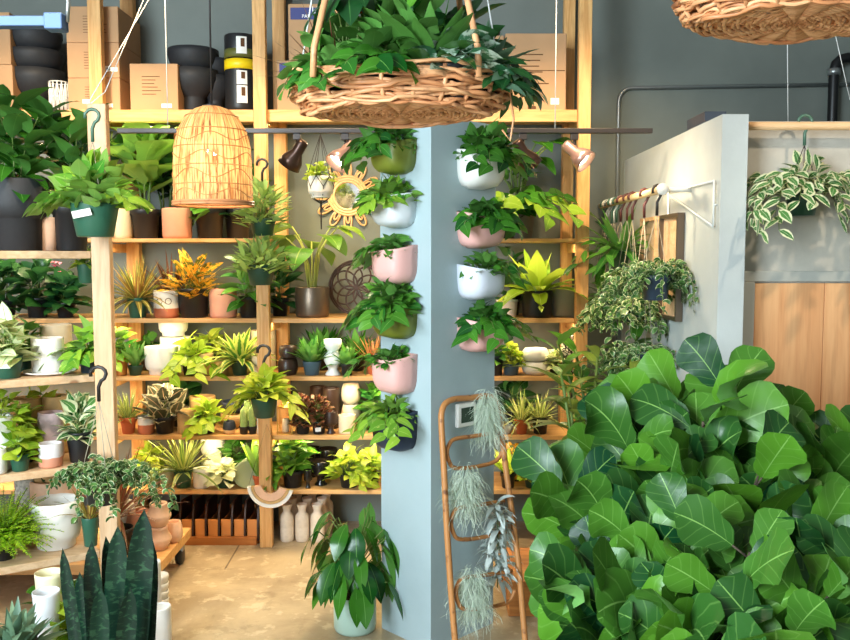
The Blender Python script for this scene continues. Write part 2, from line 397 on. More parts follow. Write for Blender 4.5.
# ------------------------------------------------------------------ pots
def pot_profile(style, r, h):
    if style == 'nursery':
        return [(0, 0), (.72 * r, 0), (.75 * r, .02 * h), (.9 * r, .78 * h), (.99 * r, .8 * h), (1.02 * r, .97 * h), (1.0 * r, h), (.93 * r, h), (.91 * r, .84 * h), (.8 * r, .3 * h), (0, .3 * h)]
    if style == 'rib':
        return [(0, 0), (.8 * r, 0), (.82 * r, .02 * h), (.95 * r, .9 * h), (1.0 * r, .91 * h), (1.0 * r, h), (.93 * r, h), (.9 * r, .8 * h), (.8 * r, .3 * h), (0, .3 * h)]
    if style == 'cyl':
        return [(0, 0), (.86 * r, 0), (.94 * r, .02 * h), (.99 * r, .1 * h), (r, .5 * h), (r, .97 * h), (.98 * r, h), (.92 * r, h), (.9 * r, .95 * h), (.88 * r, .2 * h), (0, .18 * h)]
    if style == 'taper':
        return [(0, 0), (.7 * r, 0), (.74 * r, .02 * h), (.99 * r, .95 * h), (r, h), (.93 * r, h), (.9 * r, .9 * h), (.68 * r, .2 * h), (0, .18 * h)]
    if style == 'rim':   # terracotta
        return [(0, 0), (.66 * r, 0), (.69 * r, .02 * h), (.86 * r, .68 * h), (.87 * r, .7 * h), (1.0 * r, .71 * h), (1.02 * r, .98 * h), (r, h), (.9 * r, h), (.84 * r, .8 * h), (.65 * r, .25 * h), (0, .22 * h)]
    if style == 'stepped':
        return [(0, 0), (.72 * r, 0), (.75 * r, .02 * h), (.75 * r, .13 * h), (.9 * r, .2 * h), (.97 * r, .32 * h), (r, .6 * h), (r, .97 * h), (.98 * r, h), (.9 * r, h), (.88 * r, .9 * h), (.8 * r, .28 * h), (0, .24 * h)]
    if style == 'bowl':
        return [(0, 0), (.45 * r, 0), (.72 * r, .12 * h), (.92 * r, .42 * h), (r, .75 * h), (r, h), (.95 * r, h), (.92 * r, .75 * h), (.6 * r, .2 * h), (0, .16 * h)]
    if style == 'footed':
        return [(0, 0), (.44 * r, 0), (.46 * r, .02 * h), (.42 * r, .36 * h), (.46 * r, .41 * h), (.8 * r, .55 * h), (.97 * r, .78 * h), (r, h), (.94 * r, h), (.9 * r, .8 * h), (.5 * r, .55 * h), (0, .5 * h)]
    if style == 'goblet':
        return [(0, 0), (.6 * r, 0), (.62 * r, .04 * h), (.4 * r, .14 * h), (.38 * r, .3 * h), (.55 * r, .38 * h), (.95 * r, .46 * h), (r, .55 * h), (r, .97 * h), (.97 * r, h), (.9 * r, h), (.87 * r, .6 * h), (0, .5 * h)]
    if style == 'round':
        return [(0, 0), (.6 * r, 0), (.68 * r, .02 * h), (.92 * r, .2 * h), (r, .45 * h), (.95 * r, .75 * h), (.8 * r, .97 * h), (.78 * r, h), (.7 * r, h), (.7 * r, .9 * h), (.8 * r, .4 * h), (0, .15 * h)]
    if style == 'geo':
        return [(0, 0), (.62 * r, 0), (r, .45 * h), (.98 * r, .52 * h), (.66 * r, .84 * h), (.7 * r, .86 * h), (.7 * r, .97 * h), (.68 * r, h), (.6 * r, h), (.58 * r, .85 * h), (.85 * r, .5 * h), (0, .2 * h)]
    if style == 'jar':
        return [(0, 0), (.86 * r, 0), (.94 * r, .02 * h), (r, .1 * h), (r, .38 * h), (.97 * r, .39 * h), (r, .41 * h), (r, .6 * h), (.9 * r, .7 * h), (.56 * r, .78 * h), (.52 * r, .84 * h), (.72 * r, .95 * h), (.74 * r, h), (.66 * r, h), (.48 * r, .84 * h), (0, .6 * h)]
    if style == 'hour':
        return [(0, 0), (.85 * r, 0), (.88 * r, .03 * h), (.5 * r, .16 * h), (.6 * r, .22 * h), (r, .4 * h), (r, .52 * h), (.6 * r, .66 * h), (.62 * r, .7 * h), (.95 * r, .8 * h), (r, h), (.9 * r, h), (.8 * r, .82 * h), (0, .7 * h)]
    if style == 'twotier':
        return [(0, 0), (.7 * r, 0), (.73 * r, .01 * h), (.76 * r, .44 * h), (.82 * r, .46 * h), (.97 * r, .56 * h), (r, .66 * h), (r, .99 * h), (.98 * r, h), (.92 * r, h), (.9 * r, .9 * h), (.8 * r, .6 * h), (0, .6 * h)]
    if style == 'carved':
        o = [(0, 0), (.7 * r, 0)]
        for k in range(8):
            z = .04 + .86 * k / 7; rr = .78 + .22 * sin(pi * (z * .9 + .05)); o += [(rr * r, z * h), ((rr - .05) * r, (z + .045) * h)]
        return o + [(.8 * r, .94 * h), (.8 * r, h), (.72 * r, h), (.7 * r, .9 * h), (.7 * r, .4 * h), (0, .3 * h)]
SOILZ = {'nursery': .86, 'rib': .86, 'cyl': .88, 'taper': .88, 'rim': .85, 'stepped': .88, 'bowl': .85, 'footed': .88, 'round': .88, 'goblet': .85, 'twotier': .92}
def add_pot(t, style, r, h, mat, soil=True, name='pot', seg=32, z0=0, x0=0, y0=0):
    p = MB().lathe(pot_profile(style, r, h), seg, (x0, y0, z0)).build(name, M[mat], t)
    if soil:
        k = SOILZ.get(style, .85)
        MB().lathe([(.0, k * h + .004), (.5 * r, k * h + .003), (.89 * r, k * h)], 20, (x0, y0, z0), close=False).build('soil', M['soil'], t)
    return p

# ------------------------------------------------------------------ foliage (all sizes in metres)
GA = 2.39996
def rj(a, b): return rnd.uniform(a, b)
def bush(f, s, z0, r0, Rr, Hh, n, Ln, Wd, sh='ov', droop=.8, th=100, fold=.14, stems=.5, wave=0, cols=3, face=None, up=.35, nn=6):
    for i in range(n):
        q = (i + .5) / n; tht = R(th) * q ** .62; az = i * GA + rj(-.4, .4)
        k = rj(.55, 1.0)
        dr = V((sin(tht) * cos(az), sin(tht) * sin(az), 0)); hz = cos(tht)
        b = V((dr.x * Rr * k, dr.y * Rr * k, z0 + max(-.35, hz) * Hh * k + .05 * Hh))
        st = V((cos(az) * r0 * .35 * rnd.random(), sin(az) * r0 * .35 * rnd.random(), z0 - .005))
        out = V((cos(az), sin(az), 0))
        d = (out * (.35 + sin(tht)) + V((0, 0, up + hz * .6 + rj(-.3, .3))) + V((rj(-.6, .6), rj(-.6, .6), rj(-.3, .3)))).normalized()
        l = Ln * rj(.72, 1.12)
        b2 = b - d * l * .45
        if s is not None and rnd.random() < stems:
            mid = (st + b2) * .5 + V((0, 0, .12 * Hh)); s.tube([st, mid, b2], max(.0012, Wd * .035), 4)
        upv = V((0, 0, .9)) + out * rj(-.2, .9) + V((rj(-.6, .6), rj(-.6, .6), 0))
        f.leaf(b2, d, upv, l, Wd * rj(.8, 1.15), sh, droop * rj(.6, 1.4), fold, nn, wave, cols)
def spike(f, s, z0, r0, n, Ln, Wd, a0=5, a1=80, droop=.6, sh='grass', fold=.25, nn=7, trunk=0, twist=0, wave=0):
    for i in range(n):
        q = (i + .5) / n; an = R(a0 + (a1 - a0) * q ** .8); az = i * GA + rj(-.3, .3)
        o = V((cos(az), sin(az), 0)); d = o * sin(an) + V((0, 0, cos(an)))
        b = V((o.x * r0 * .25, o.y * r0 * .25, z0 - .004 + trunk * (1 - q * .5)))
        f.leaf(b, d, V((0, 0, 1)) - o * .8, Ln * rj(.75, 1.1) * (1 - .15 * (1 - q)), Wd * rj(.8, 1.15), sh, droop * rj(.5, 1.5) * (.4 + q), fold, nn, wave, twist=twist * rj(-1, 1))
    if trunk and s is not None: s.tube([(0, 0, z0 - .01), (0, 0, z0 + trunk)], r0 * .08 + .003, 6)
def trail(f, s, z0, r0, nv, Lv, nl, Ln, Wd, sh='heart', az0=0, az1=360, lift=.03, drop=1.0, droop=.8, spread=1.0, fold=.12, nn=5):
    for k in range(nv):
        az = R(az0 + (az1 - az0) * (k + rj(.2, .8)) / nv); o = V((cos(az), sin(az), 0)); lv = Lv * rj(.55, 1.1)
        pts = []; p = V((o.x * r0 * .5, o.y * r0 * .5, z0)); d = (o * spread + V((0, 0, .9))).normalized(); m = 10
        for i in range(m + 1):
            pts.append(p.copy()); p = p + d * (lv / m)
            g = 2.6 * drop / m if p.z > z0 - .02 or (p.x ** 2 + p.y ** 2) > (r0 * 1.02) ** 2 else 0
            d = (d + V((rj(-.12, .12), rj(-.12, .12), -g))).normalized()
        s.tube(pts, max(.0012, Wd * .03), 4)
        for j in range(nl):
            q = (j + 1) / nl * m; i = min(m - 1, int(q)); pp = pts[i].lerp(pts[i + 1], q - i); tg = (pts[i + 1] - pts[i]).normalized()
            sd = tg.cross(V((0, 0, 1))); sd = sd.normalized() if sd.length > .05 else V((-o.y, o.x, 0))
            sg = 1 if j % 2 else -1
            dd = (tg * .4 + sd * sg * .9 + o * .35 + V((0, 0, rj(-.35, .35)))).normalized()
            f.leaf(pp, dd, V((0, 0, .6)) + o * .8 + V((rj(-.3, .3), rj(-.3, .3), 0)), Ln * rj(.7, 1.1), Wd * rj(.75, 1.1), sh, droop, fold, nn)
def stalks(f, s, z0, r0, n, Hh, Ln, Wd, sh, lean=.35, droop=.7, cols=5, wave=.08, azs=None, fold=.1, el=-.1):
    """long petioles each carrying one big leaf (monstera, bird-of-paradise...)"""
    for i in range(n):
        az = R(azs[i % len(azs)]) if azs else i * GA + rj(-.3, .3); o = V((cos(az), sin(az), 0)); hh = Hh * rj(.55, 1.0); ln = lean * rj(.5, 1.1)
        a = V((o.x * r0 * .2, o.y * r0 * .2, z0)); e = V((o.x * ln, o.y * ln, z0 + hh)); mid = V((o.x * ln * .3, o.y * ln * .3, z0 + hh * .6))
        s.tube([a, (a + mid) * .5, mid, (mid + e) * .5 + V((0, 0, hh * .04)), e], max(.002, Wd * .03), 5)
        f.leaf(e, o * .8 + V((0, 0, el + rj(-.3, .3))), V((0, 0, 1)) + o * .4 + V((rj(-.3, .3), rj(-.3, .3), 0)), Ln * rj(.75, 1.1), Wd * rj(.8, 1.1), sh, droop, fold, 8, wave, cols)
def stemleaf(f, s, z0, r0, n, Hh, k, Ln, Wd, sh='lan', lean=.3, droop=.6, el=.5, cols=3, fold=.15, wave=0, start=.25):
    """upright stems with leaves up their length (zz plant, ficus, dieffenbachia)"""
    for i in range(n):
        az = i * GA + rj(-.4, .4); o = V((cos(az), sin(az), 0)); hh = Hh * rj(.65, 1); ln = lean * rj(.3, 1)
        P = [V((o.x * (r0 * .3 + ln * q * q), o.y * (r0 * .3 + ln * q * q), z0 + hh * q)) for q in (0, .25, .5, .75, 1)]
        s.tube(P, max(.002, Hh * .012), 5, max(.0012, Hh * .006))
        for j in range(k):
            q = start + (1 - start) * (j + .5) / k; x = q * 4; i0 = min(3, int(x)); p = P[i0].lerp(P[i0 + 1], x - i0)
            a2 = j * GA + i; o2 = V((cos(a2), sin(a2), 0))
            f.leaf(p, o2 + V((0, 0, el + .8 * q * q)), V((0, 0, 1)) - o2 * .2, Ln * rj(.75, 1.1), Wd * rj(.8, 1.1), sh, droop, fold, 6, wave, cols)
def curly(f, s, z0, r0, nv, Lv, nl, Ln, az0=0, az1=360, spread=1.0, drop=1.0, lo=.3):
    """hindu-rope hoya: dense curled leaves round hanging vines"""
    for k in range(nv):
        az = R(az0 + (az1 - az0) * (k + rj(.1, .9)) / nv); o = V((cos(az), sin(az), 0)); lv = Lv * rj(lo, 1.1)
        p = V((o.x * r0 * .6 * rnd.random(), o.y * r0 * .6 * rnd.random(), z0)); d = (o * spread + V((0, 0, .9))).normalized(); pts = []; m = 10
        for i in range(m + 1):
            pts.append(p.copy()); p = p + d * lv / m
            d = (d + V((rj(-.15, .15), rj(-.15, .15), -2.8 * drop / m))).normalized()
        s.tube(pts, .0018, 4)
        for j in range(nl):
            q = (j + .5) / nl * m; i = min(m - 1, int(q)); pp = pts[i].lerp(pts[i + 1], q - i)
            a = rj(0, 2 * pi); dd = V((cos(a), sin(a), rj(-.3, .8)))
            f.leaf(pp, dd, V((rj(-1, 1), rj(-1, 1), 1)), Ln * rj(.8, 1.2), Ln * .62, 'round', rj(1.0, 2.6), .5, 5)
def strands(f, n, top, Lv, rad, w, seed=0, taper=.5, curl=1.0):
    """hair-like hanging strands (spanish moss, rhipsalis)"""
    for i in range(n):
        a = rj(0, 2 * pi); k = rnd.random() ** .5; p = V((top[0] + cos(a) * rad * k, top[1] + sin(a) * rad * k * .7, top[2] + rj(-.03, .03) - rj(0, .55) * Lv))
        l = Lv * rj(.12, .45); d = V((cos(a) * .35, sin(a) * .35, rj(-1.0, .05))).normalized()
        if p.z - l < top[2] - Lv: l = max(.02, p.z - (top[2] - Lv))
        u = V((rj(-1, 1), rj(-1, 1), .2)); rows = []; rv = rnd.random(); m = 6
        for j in range(m + 1):
            w2 = w * (1 - .6 * j / m); sd = d.cross(u); sd = sd.normalized() if sd.length > .01 else V((1, 0, 0))
            rows.append((f.add(p - sd * w2, (0, j / m), rv), f.add(p + sd * w2, (1, j / m), rv)))
            p = p + d * l / m; d = (d + V((rj(-.6, .6) * curl, rj(-.6, .6) * curl, -.35 + rj(-.3, .3) * curl))).normalized()
        for A, B in zip(rows, rows[1:]): f.f.append((A[0], A[1], B[1], B[0]))
def fern(f, s, z0, r0, n, Lf, Ln):
    for i in range(n):
        q = (i + .5) / n; an = R(5 + 68 * q); az = i * GA; o = V((cos(az), sin(az), 0)); d = o * sin(an) + V((0, 0, cos(an))); p = V((o.x * r0 * .3, o.y * r0 * .3, z0)); m = 9; pts = []
        l = Lf * rj(.75, 1.1)
        for j in range(m + 1):
            pts.append(p.copy())
            if j > 1:
                sd = d.cross(V((0, 0, 1))); sd = sd.normalized() if sd.length > .01 else V((1, 0, 0)); k = sin(pi * (j / m) ** .8) * .8 + .25
                for sg in (-1, 1):
                    for e in (.2, .75):
                        f.leaf(p - d * l / m * e, sd * sg + d * rj(.3, .8) + V((0, 0, rj(-.2, .4))), V((0, 0, 1)), Ln * k, Ln * .34, 'lan', .5, .1, 2)
            p = p + d * l / m; d = (d + V((0, 0, -1.1 / m))).normalized()
        s.tube(pts, .0012, 4)
GEN = dict(bush=bush, spike=spike, trail=trail, stalks=stalks, stemleaf=stemleaf, curly=curly, fern=fern)

def foliage(t, gens, z0, r0, mat, smat='stem', clamp=None, name='foliage', x0=0, y0=0):
    f, s = MB(), MB()
    for g, a in gens: GEN[g](f, s, z0, r0, **a)
    if x0 or y0:
        for mb in (f, s): mb.v = [(x + x0, y + y0, z) for x, y, z in mb.v]
    if clamp:
        f.clamp(**clamp); s.clamp(**clamp)
    f.build(name, L[mat], t)
    if s.v: s.build('stems', M[smat], t)

def seed(*a): rnd.seed('|'.join(str(x) for x in a))
# ------------------------------------------------------------------ the setting
D = 4.60; BACK = 5.02                       # front of the back shelving, back wall
struct('floor', bx((-3.4, -3.2, -.05), (3.4, 5.2, 0)), M['floor'])
struct('wall_back', bx((-3.4, BACK, 0), (3.4, BACK + .1, 4.2)), M['wallgrey'])
struct('wall_left', bx((-3.4, -3.2, 0), (-3.3, BACK, 4.2)), M['wallgrey'])
struct('wall_right', bx((3.3, -3.2, 0), (3.4, BACK, 4.2)), M['wallgrey'])
# square pillar standing corner-on
PC = V((.0235, 3.33, 0)); PL = V((-.1855, 3.545, 0)); PR = V((.296, 3.595, 0)); PB = PL + PR - PC; PH = 2.14
mb = MB(); ids = [mb.add(p + V((0, 0, z))) for z in (0, PH) for p in (PC, PR, PB, PL)]
mb.f = [(0, 1, 5, 4), (1, 2, 6, 5), (2, 3, 7, 6), (3, 0, 4, 7), (4, 5, 6, 7), (3, 2, 1, 0)]
struct('pillar', mb, M['pillar'])
# low skirting on the pillar's left face
nl = V((-(PL - PC).y, (PL - PC).x, 0)).normalized(); nl = nl if nl.y < 0 else -nl
nr = V(((PR - PC).y, -(PR - PC).x, 0)).normalized(); nr = nr if nr.y < 0 else -nr
# partition on the right, and the recessed wall beside it
PX0, PX1, PY0 = 1.165, 1.268, 3.38; PZ = 2.15
struct('wall_partition', bx((PX0, PY0, 0), (PX1, BACK, PZ)), M['partition'])
NY = 3.56
struct('wall_recess', bx((PX1, NY, 0), (3.3, NY + .08, PZ)), M['nichewall'])
dz = Zp(283, NY)
struct('trim_1', bx((PX1, NY - .025, Zp(281.5, NY)), (3.3, NY, Zp(271, NY))), M['trim'], bevel=.003)
struct('trim_2', bx((PX1 + .002, NY - .03, 0), (Xp(751.5, 320, NY), NY, Zp(281.5, NY))), M['trim'], bevel=.003)
xs = Xp(822, 320, NY)
dr = struct('door_1', bx((Xp(752.5, 320, NY), NY - .015, .02), (xs - .001, NY, dz)), M['veneer'], bevel=.002)
bx((xs + .001, NY - .015, .02), (xs + .62, NY, dz)).build('panel', M['veneer'], dr, False, .002)

# ------------------------------------------------------------------ back shelving: one unit
LZ = {k: Zp(y, D) for k, y in {1: 238.5, 2: 318.5, 3: 376.5, 4: 435.5, 5: 490}.items()}
TOPZ = Zp(109.5, D)
XL, XM, XR = -2.78, Xp(265, 250, D), Xp(581.5, 250, D)
unit = T('shelving_unit', 'tall pine shelving unit along the back wall, full of potted plants', 'shelf')
pw = .034
for px0, px1, y0 in ((92, 105, 60), (258, 270.5, 300), (575.5, 588, 200)):
    if px0 == 92: continue
    bx((Xp(px0, y0, D), D - .05, 0), (Xp(px1, y0, D), D, 3.6)).build('post', M['pine'], unit, False, .004)
bx((Xp(92, 60, D), D - .05, 0), (Xp(105, 60, D), D, 3.6)).build('post', M['pine'], unit, False, .004)
for px0, px1 in ((121, 134), (272.5, 285), (564, 575)):
    bx((Xp(px0, 60, BACK - .09), BACK - .09, 0), (Xp(px1, 60, BACK - .09), BACK - .03, 3.6)).build('post', M['pine'], unit, False, .004)
XE = Xp(577, 250, D)
for k, z in LZ.items():
    if k == 1:
        bx((XL, D, z - .02), (XM + .03, BACK - .02, z)).build('shelf_board', M['pinex'], unit, False, .002)
        bx((.30, D, z - .02), (XE, BACK - .02, z)).build('shelf_board', M['pinex'], unit, False, .002)
    else: bx((XL, D, z - .024), (XE, BACK - .02, z)).build('shelf_board', M['pinex'], unit, False, .002)
bx((XL, D - .01, TOPZ - .066), (XE, D + .03, TOPZ - .002)).build('beam', M['pinex'], unit, False, .004)
bx((XL, D + .03, TOPZ - .02), (XE, BACK - .02, TOPZ)).build('shelf_board', M['pinex'], unit, False, .002)
for px in (98, 265, 581):
    x = Xp(px, 110, D)
    for z in [TOPZ - .022] + [q - .026 for q in LZ.values()]:
        bx((x - .012, D, z - .05), (x + .012, BACK - .03, z)).build('side_rail', M['pine'], unit, False, .003)

# ------------------------------------------------------------------ angled shelving on the left with its front post
R0 = V((-1.345, 3.40, 0)); U = V((-.845, -.535, 0)); NB = V((-.535, .845, 0))
def island(px, py, t):            # point of the angled unit, t behind its front edge, on the sight line of column px
    r = ray(px, py); k = r.x / r.y; A = R0 + NB * t
    s = (A.x - k * A.y) / (k * U.y - U.x); p = A + U * s; return V((p.x, p.y, 0))
IZ = {1: Zp(251, 3.4), 3: Zp(374.5, 3.4), 4: Zp(464, 3.4), 5: Zp(551, 3.4)}
isl = T('angled_shelving', 'pale pine shelving set at an angle by the snake plant, pots crowded on it', 'shelf')
ang = math.atan2(U.y, U.x)
MI = Matrix.Translation(R0) @ Matrix.Rotation(ang - pi, 4, 'Z')   # local x runs to the right end, y back
for k, z in IZ.items():
    bx((-1.0, 0, z - .03), (.012, .42, z), MI).build('shelf_board', M['pinesx'], isl, False, .003)
for (a, b) in ((-.98, .0), (-.98, .37)):
    bx((a, b, 0), (a + .05, b + .045, IZ[1] - .03), MI).build('post', M['pineset'], isl, False, .003)
px0 = Xp(88, 110, 3.36)
fp = bx((Xp(88, 110, 3.36), 3.345, 0), (Xp(107, 110, 3.36), 3.385, Zp(104, 3.36))).build('front_post', M['pineset'], isl, False, .004)
# ------------------------------------------------------------------ placing things
SCK = {'Rr', 'Hh', 'Ln', 'Wd', 'Lv', 'Lf', 'lean', 'trunk'}
def PYof(z, d):
    q = (z - H) / d; v = (q * cos(PITCH) + sin(PITCH)) / (cos(PITCH) - q * sin(PITCH)); return 320 - v * FPX
def sc(gens, u): return [(g, {k: (x * u if k in SCK else x) for k, x in a.items()}) for g, a in gens]
ZTOP = {1: TOPZ - .066, 2: LZ[1] - .025, 3: LZ[2] - .03, 4: LZ[3] - .03, 5: LZ[4] - .03, 0: 9}
def potted(name, label, cat, loc, r, h, style, mat, gens, lm, u, clamp=None, group=None, smat='stem', soil=True):
    seed(label, lm)
    t = T(name, label, cat, loc, 0, group)
    add_pot(t, style, r, h, mat, soil)
    if gens: foliage(t, sc(gens, u), h * SOILZ.get(style, .85), r, lm, smat, clamp)
    return t
def BS(name, label, px, lv, w, hp, style, mat, gens=None, lm=None, back=0.0, cat='potted plant', group=None, soil=True, zmax=None, smat='stem', zoff=0):
    """something standing on the back shelving at level lv; sizes as seen at its own distance"""
    d = D + .012 + back; u = d / FPX; r = w / 2 * u; d2 = d + r; u = d2 / FPX; r = w / 2 * u; h = hp * u
    z = (TOPZ if lv == 0 else LZ[lv]) + .0005 + zoff
    x = Xp(px, PYof(z, d2), d2); y = min(d2, BACK - .03 - r)
    top = ZTOP[lv]
    if lv == 2 and 270 < px < 480: top = TOPZ - .06
    cl = dict(ymax=BACK - .025 - y, zmax=(zmax if zmax else top - .012 - z), lip=D - .015 - y)
    return potted(name, label, cat if gens else ('pot' if cat == 'potted plant' else cat), (x, y, z), r, h, style, mat, gens, lm, u, cl, group, smat, soil and bool(gens))
def IS(name, label, px, lv, w, hp, style, mat, gens=None, lm=None, t=0.0, cat='potted plant', group=None, zoff=0):
    z = IZ[lv] + .0005 + zoff
    p = island(px, PYof(z, 3.3), t); u = p.y / FPX; r = w / 2 * u; p = island(px, PYof(z, p.y), t + r + .01); u = p.y / FPX; r = w / 2 * u
    up = {3: 1, 4: 3, 5: 4}.get(lv)
    cl = dict(zmax=IZ[up] - .045 - z) if up else {}
    return potted(name, label, cat if gens else ('pot' if cat == 'potted plant' else cat), (p.x, p.y, z), r, hp * u, style, mat, gens, lm, u, cl, group, 'stem', bool(gens))
def Bu(Rr, Hh, n, Ln, Wd, sh='ov', **k): return ('bush', dict(Rr=Rr, Hh=Hh, n=n, Ln=Ln, Wd=Wd, sh=sh, **k))
def Sp(n, Ln, Wd, a0=5, a1=80, droop=.7, **k): return ('spike', dict(n=n, Ln=Ln, Wd=Wd, a0=a0, a1=a1, droop=droop, **k))
def Tr(nv, Lv, nl, Ln, Wd, sh='heart', **k): return ('trail', dict(nv=nv, Lv=Lv, nl=nl, Ln=Ln, Wd=Wd, sh=sh, **k))
def Sk(n, Hh, Ln, Wd, sh='heart', lean=20, **k): return ('stalks', dict(n=n, Hh=Hh, Ln=Ln, Wd=Wd, sh=sh, lean=lean, **k))
def Sl(n, Hh, k_, Ln, Wd, sh='lan', lean=15, **k): return ('stemleaf', dict(n=n, Hh=Hh, k=k_, Ln=Ln, Wd=Wd, sh=sh, lean=lean, **k))

# ================================================================== top board of the back shelving
def cardbox(label, px0, px1, pyt, pyb, z0, dep, y0=None, mark=True, lab=None, group=None, glass=False, blue=False, mat='card'):
    y = y0 if y0 else D + .04
    x0, x1 = Xp(px0, 90, y), Xp(px1, 90, y); h = (pyb - pyt) * y / FPX * 1.0
    t = T('cardboard_box', label, 'box', ((x0 + x1) / 2, y + dep / 2, z0), 0, group); w = (x1 - x0) / 2
    bx((-w, -dep / 2, 0), (w, dep / 2, h)).build('carton', M[mat], t, False, .004)
    bx((-w, -dep / 2 - .001, h * .985), (w, dep / 2, h + .0015)).build('tape', M['tape'], t, False) if False else None
    f = -dep / 2 - .0012
    if mark:
        mb = MB(); random.seed(label); 
        for k in range(mark if mark > 1 else 7):
            zz = h * (.72 - .075 * k); xx = -w * .35 if glass else -w * .5
            mb.box((xx, f, zz), (xx + w * random.uniform(.45, .95), f + .001, zz + h * .013))
        if glass:
            gx, gz = -w * .05, h * .8
            ids = [mb.add((gx + a_, f - .0004, gz + b_)) for a_, b_ in ((-.016, .04), (-.013, .02), (-.003, .012), (-.003, .003), (-.011, 0), (.011, 0), (.003, .003), (.003, .012), (.013, .02), (.016, .04))]
            mb.f.append(tuple(ids))
        mb.build('printing', M['cardd'], t, False)
    if lab:
        for (a, b, ww, hh) in lab:
            bx((a * w, f - .0006, b * h), (a * w + ww, f + .0004, b * h + hh)).build('sticker', M['white_label'], t, False)
    return t, w, h, f
GB = 'cardboard cartons on the top board'
zt = TOPZ + .0005
t, w, h, f = cardbox('plain carton at the far end of the top board, under another carton', -60, 13, 64, 108.5, zt, .34, group=GB, mark=False)
cardbox('plain carton lying on another carton beside the black bowl stack', -60, 12, 13, 63, zt + h + .001, .34, group=GB, mark=False)
# three wine-glass cartons behind the left post
hh = 0
for nm, a, b, sk in (('lowest carton of the three stacked behind the left post', 75.5, 107, [(-.45, .22, .075, .022), (.5, .1, .03, .02)]), ('middle carton of the three stacked behind the left post', 41, 75, [(.2, .22, .06, .022), (.5, .18, .06, .022)]), ('topmost carton of the three stacked behind the left post', 6, 40.5, None)):
    t, w, h, f = cardbox(nm, 68, 120, a, b, zt + hh, .36, group=GB, glass=True, lab=sk); hh += h + .0008
cardbox('single carton with lines of print and a small corner sticker', 130, 178, 63, 108.5, zt, .36, group=GB, lab=[(.3, .06, .055, .022)], mark=6)
def stackbowl(label, px, pyb, pyt, w, style, group, back=.02, z=None):
    y = D + .04 + w / 2 * D / FPX + back; u = y / FPX; z = zt if z is None else z
    t = T('black_bowl', label, 'bowl', (Xp(px, 90, y), y, z), 0, group); hpx = (pyb - pyt) * u
    add_pot(t, style, w / 2 * u, hpx, 'blackmatte', False, 'bowl'); return z + hpx
GK = 'matte black bowls on the top board'
z = stackbowl('footed black bowl, lowest of the tall black stack at the left', 37, 108.5, 66, 53, 'footed', GK)
z = stackbowl('black bowl resting in the middle of the tall left stack', 36.5, 65.5, 45, 53, 'bowl', GK, z=z - .012)
z = stackbowl('black bowl topmost on the tall left stack', 36, 45, 24, 52, 'bowl', GK, z=z - .012)
z = stackbowl('footed black bowl beside the banded black cylinders, carrying another', 194, 108.5, 66, 49, 'footed', GK)
stackbowl('black bowl lying on a footed one beside the banded cylinders', 194, 66, 44, 49, 'bowl', GK, z=z - .012)
z = stackbowl('black footed bowl half hidden behind the pair of black bowls', 215, 108.5, 70, 34, 'footed', GK, back=.12)
stackbowl('upper black bowl half hidden behind the pair of black bowls', 215, 70, 52, 36, 'bowl', GK, back=.12, z=z - .012)
# black cylinder planters with coloured bands
def cyl(label, pyb, pyt, z, mats, labs):
    y = D + .04 + .085; u = y / FPX; r = 15.5 * u; h = (pyb - pyt) * u
    t = T('cylinder_planter', label, 'pot', (Xp(241, 80, y), y, z), 0, 'black cylinder planters on the top board')
    add_pot(t, 'cyl', r, h, 'black', False)
    for (m, a, b) in mats: MB().lathe([(r * 1.004, a * h), (r * 1.02, a * h), (r * 1.02, b * h), (r * 1.004, b * h)], 32, close=False).build('band', M[m], t)
    for (a, b) in labs:
        mb = MB(); rows = []
        for q in range(5):
            an = -pi / 2 + .0 + q * .16 - .05; rows.append((mb.add((r * 1.025 * cos(an), r * 1.025 * sin(an), a * h)), mb.add((r * 1.025 * cos(an), r * 1.025 * sin(an), b * h))))
        for A, B in zip(rows, rows[1:]): mb.f.append((A[0], B[0], B[1], A[1]))
        pl_ = mb.build('paper_label', M['white_label'], t)
        m2 = MB(); rows = []
        for q in range(3):
            an = -pi / 2 + .22 + q * .12; z0_, z1_ = (a * .6 + b * .4) * h, (a * .1 + b * .9) * h
            rows.append((m2.add((r * 1.03 * cos(an), r * 1.03 * sin(an), z0_)), m2.add((r * 1.03 * cos(an), r * 1.03 * sin(an), z1_))))
        for A, B in zip(rows, rows[1:]): m2.f.append((A[0], B[0], B[1], A[1]))
        m2.build('printed_picture', M['cardd'], pl_)
    return z + h
z = cyl('black cylinder planter with yellow rim band, lower of two', 108.5, 58, zt, [('yellow', .8, .99)], [(.15, .48), (.5, .76)])
cyl('black cylinder planter with olive band, upper of two', 58, 35, z + .002, [('oliveband', .02, .38)], [(.15, .85)])
# white lattice pot
t = T('lattice_pot', 'white open lattice pot between black bowls and cartons', 'pot', (Xp(59, 90, D + .1), D + .1, zt))
mb = MB(); r = .05
for k in range(14):
    a0, a1 = 2 * pi * k / 14, 2 * pi * (k + 1) / 14
    for (za, zb, aa, ab) in ((0, .16, a0, a1), (0, .16, a1, a0), (0, .16, a0, a0)): mb.tube([(r * cos(aa), r * sin(aa), za + .004), (r * cos(ab), r * sin(ab), zb)], .0026, 4)
for zz in (.004, .08, .16): mb.tube([(r * cos(2 * pi * k / 24), r * sin(2 * pi * k / 24), zz) for k in range(24)], .003, 4, closed=True)
mb.build('lattice', M['white'], t)
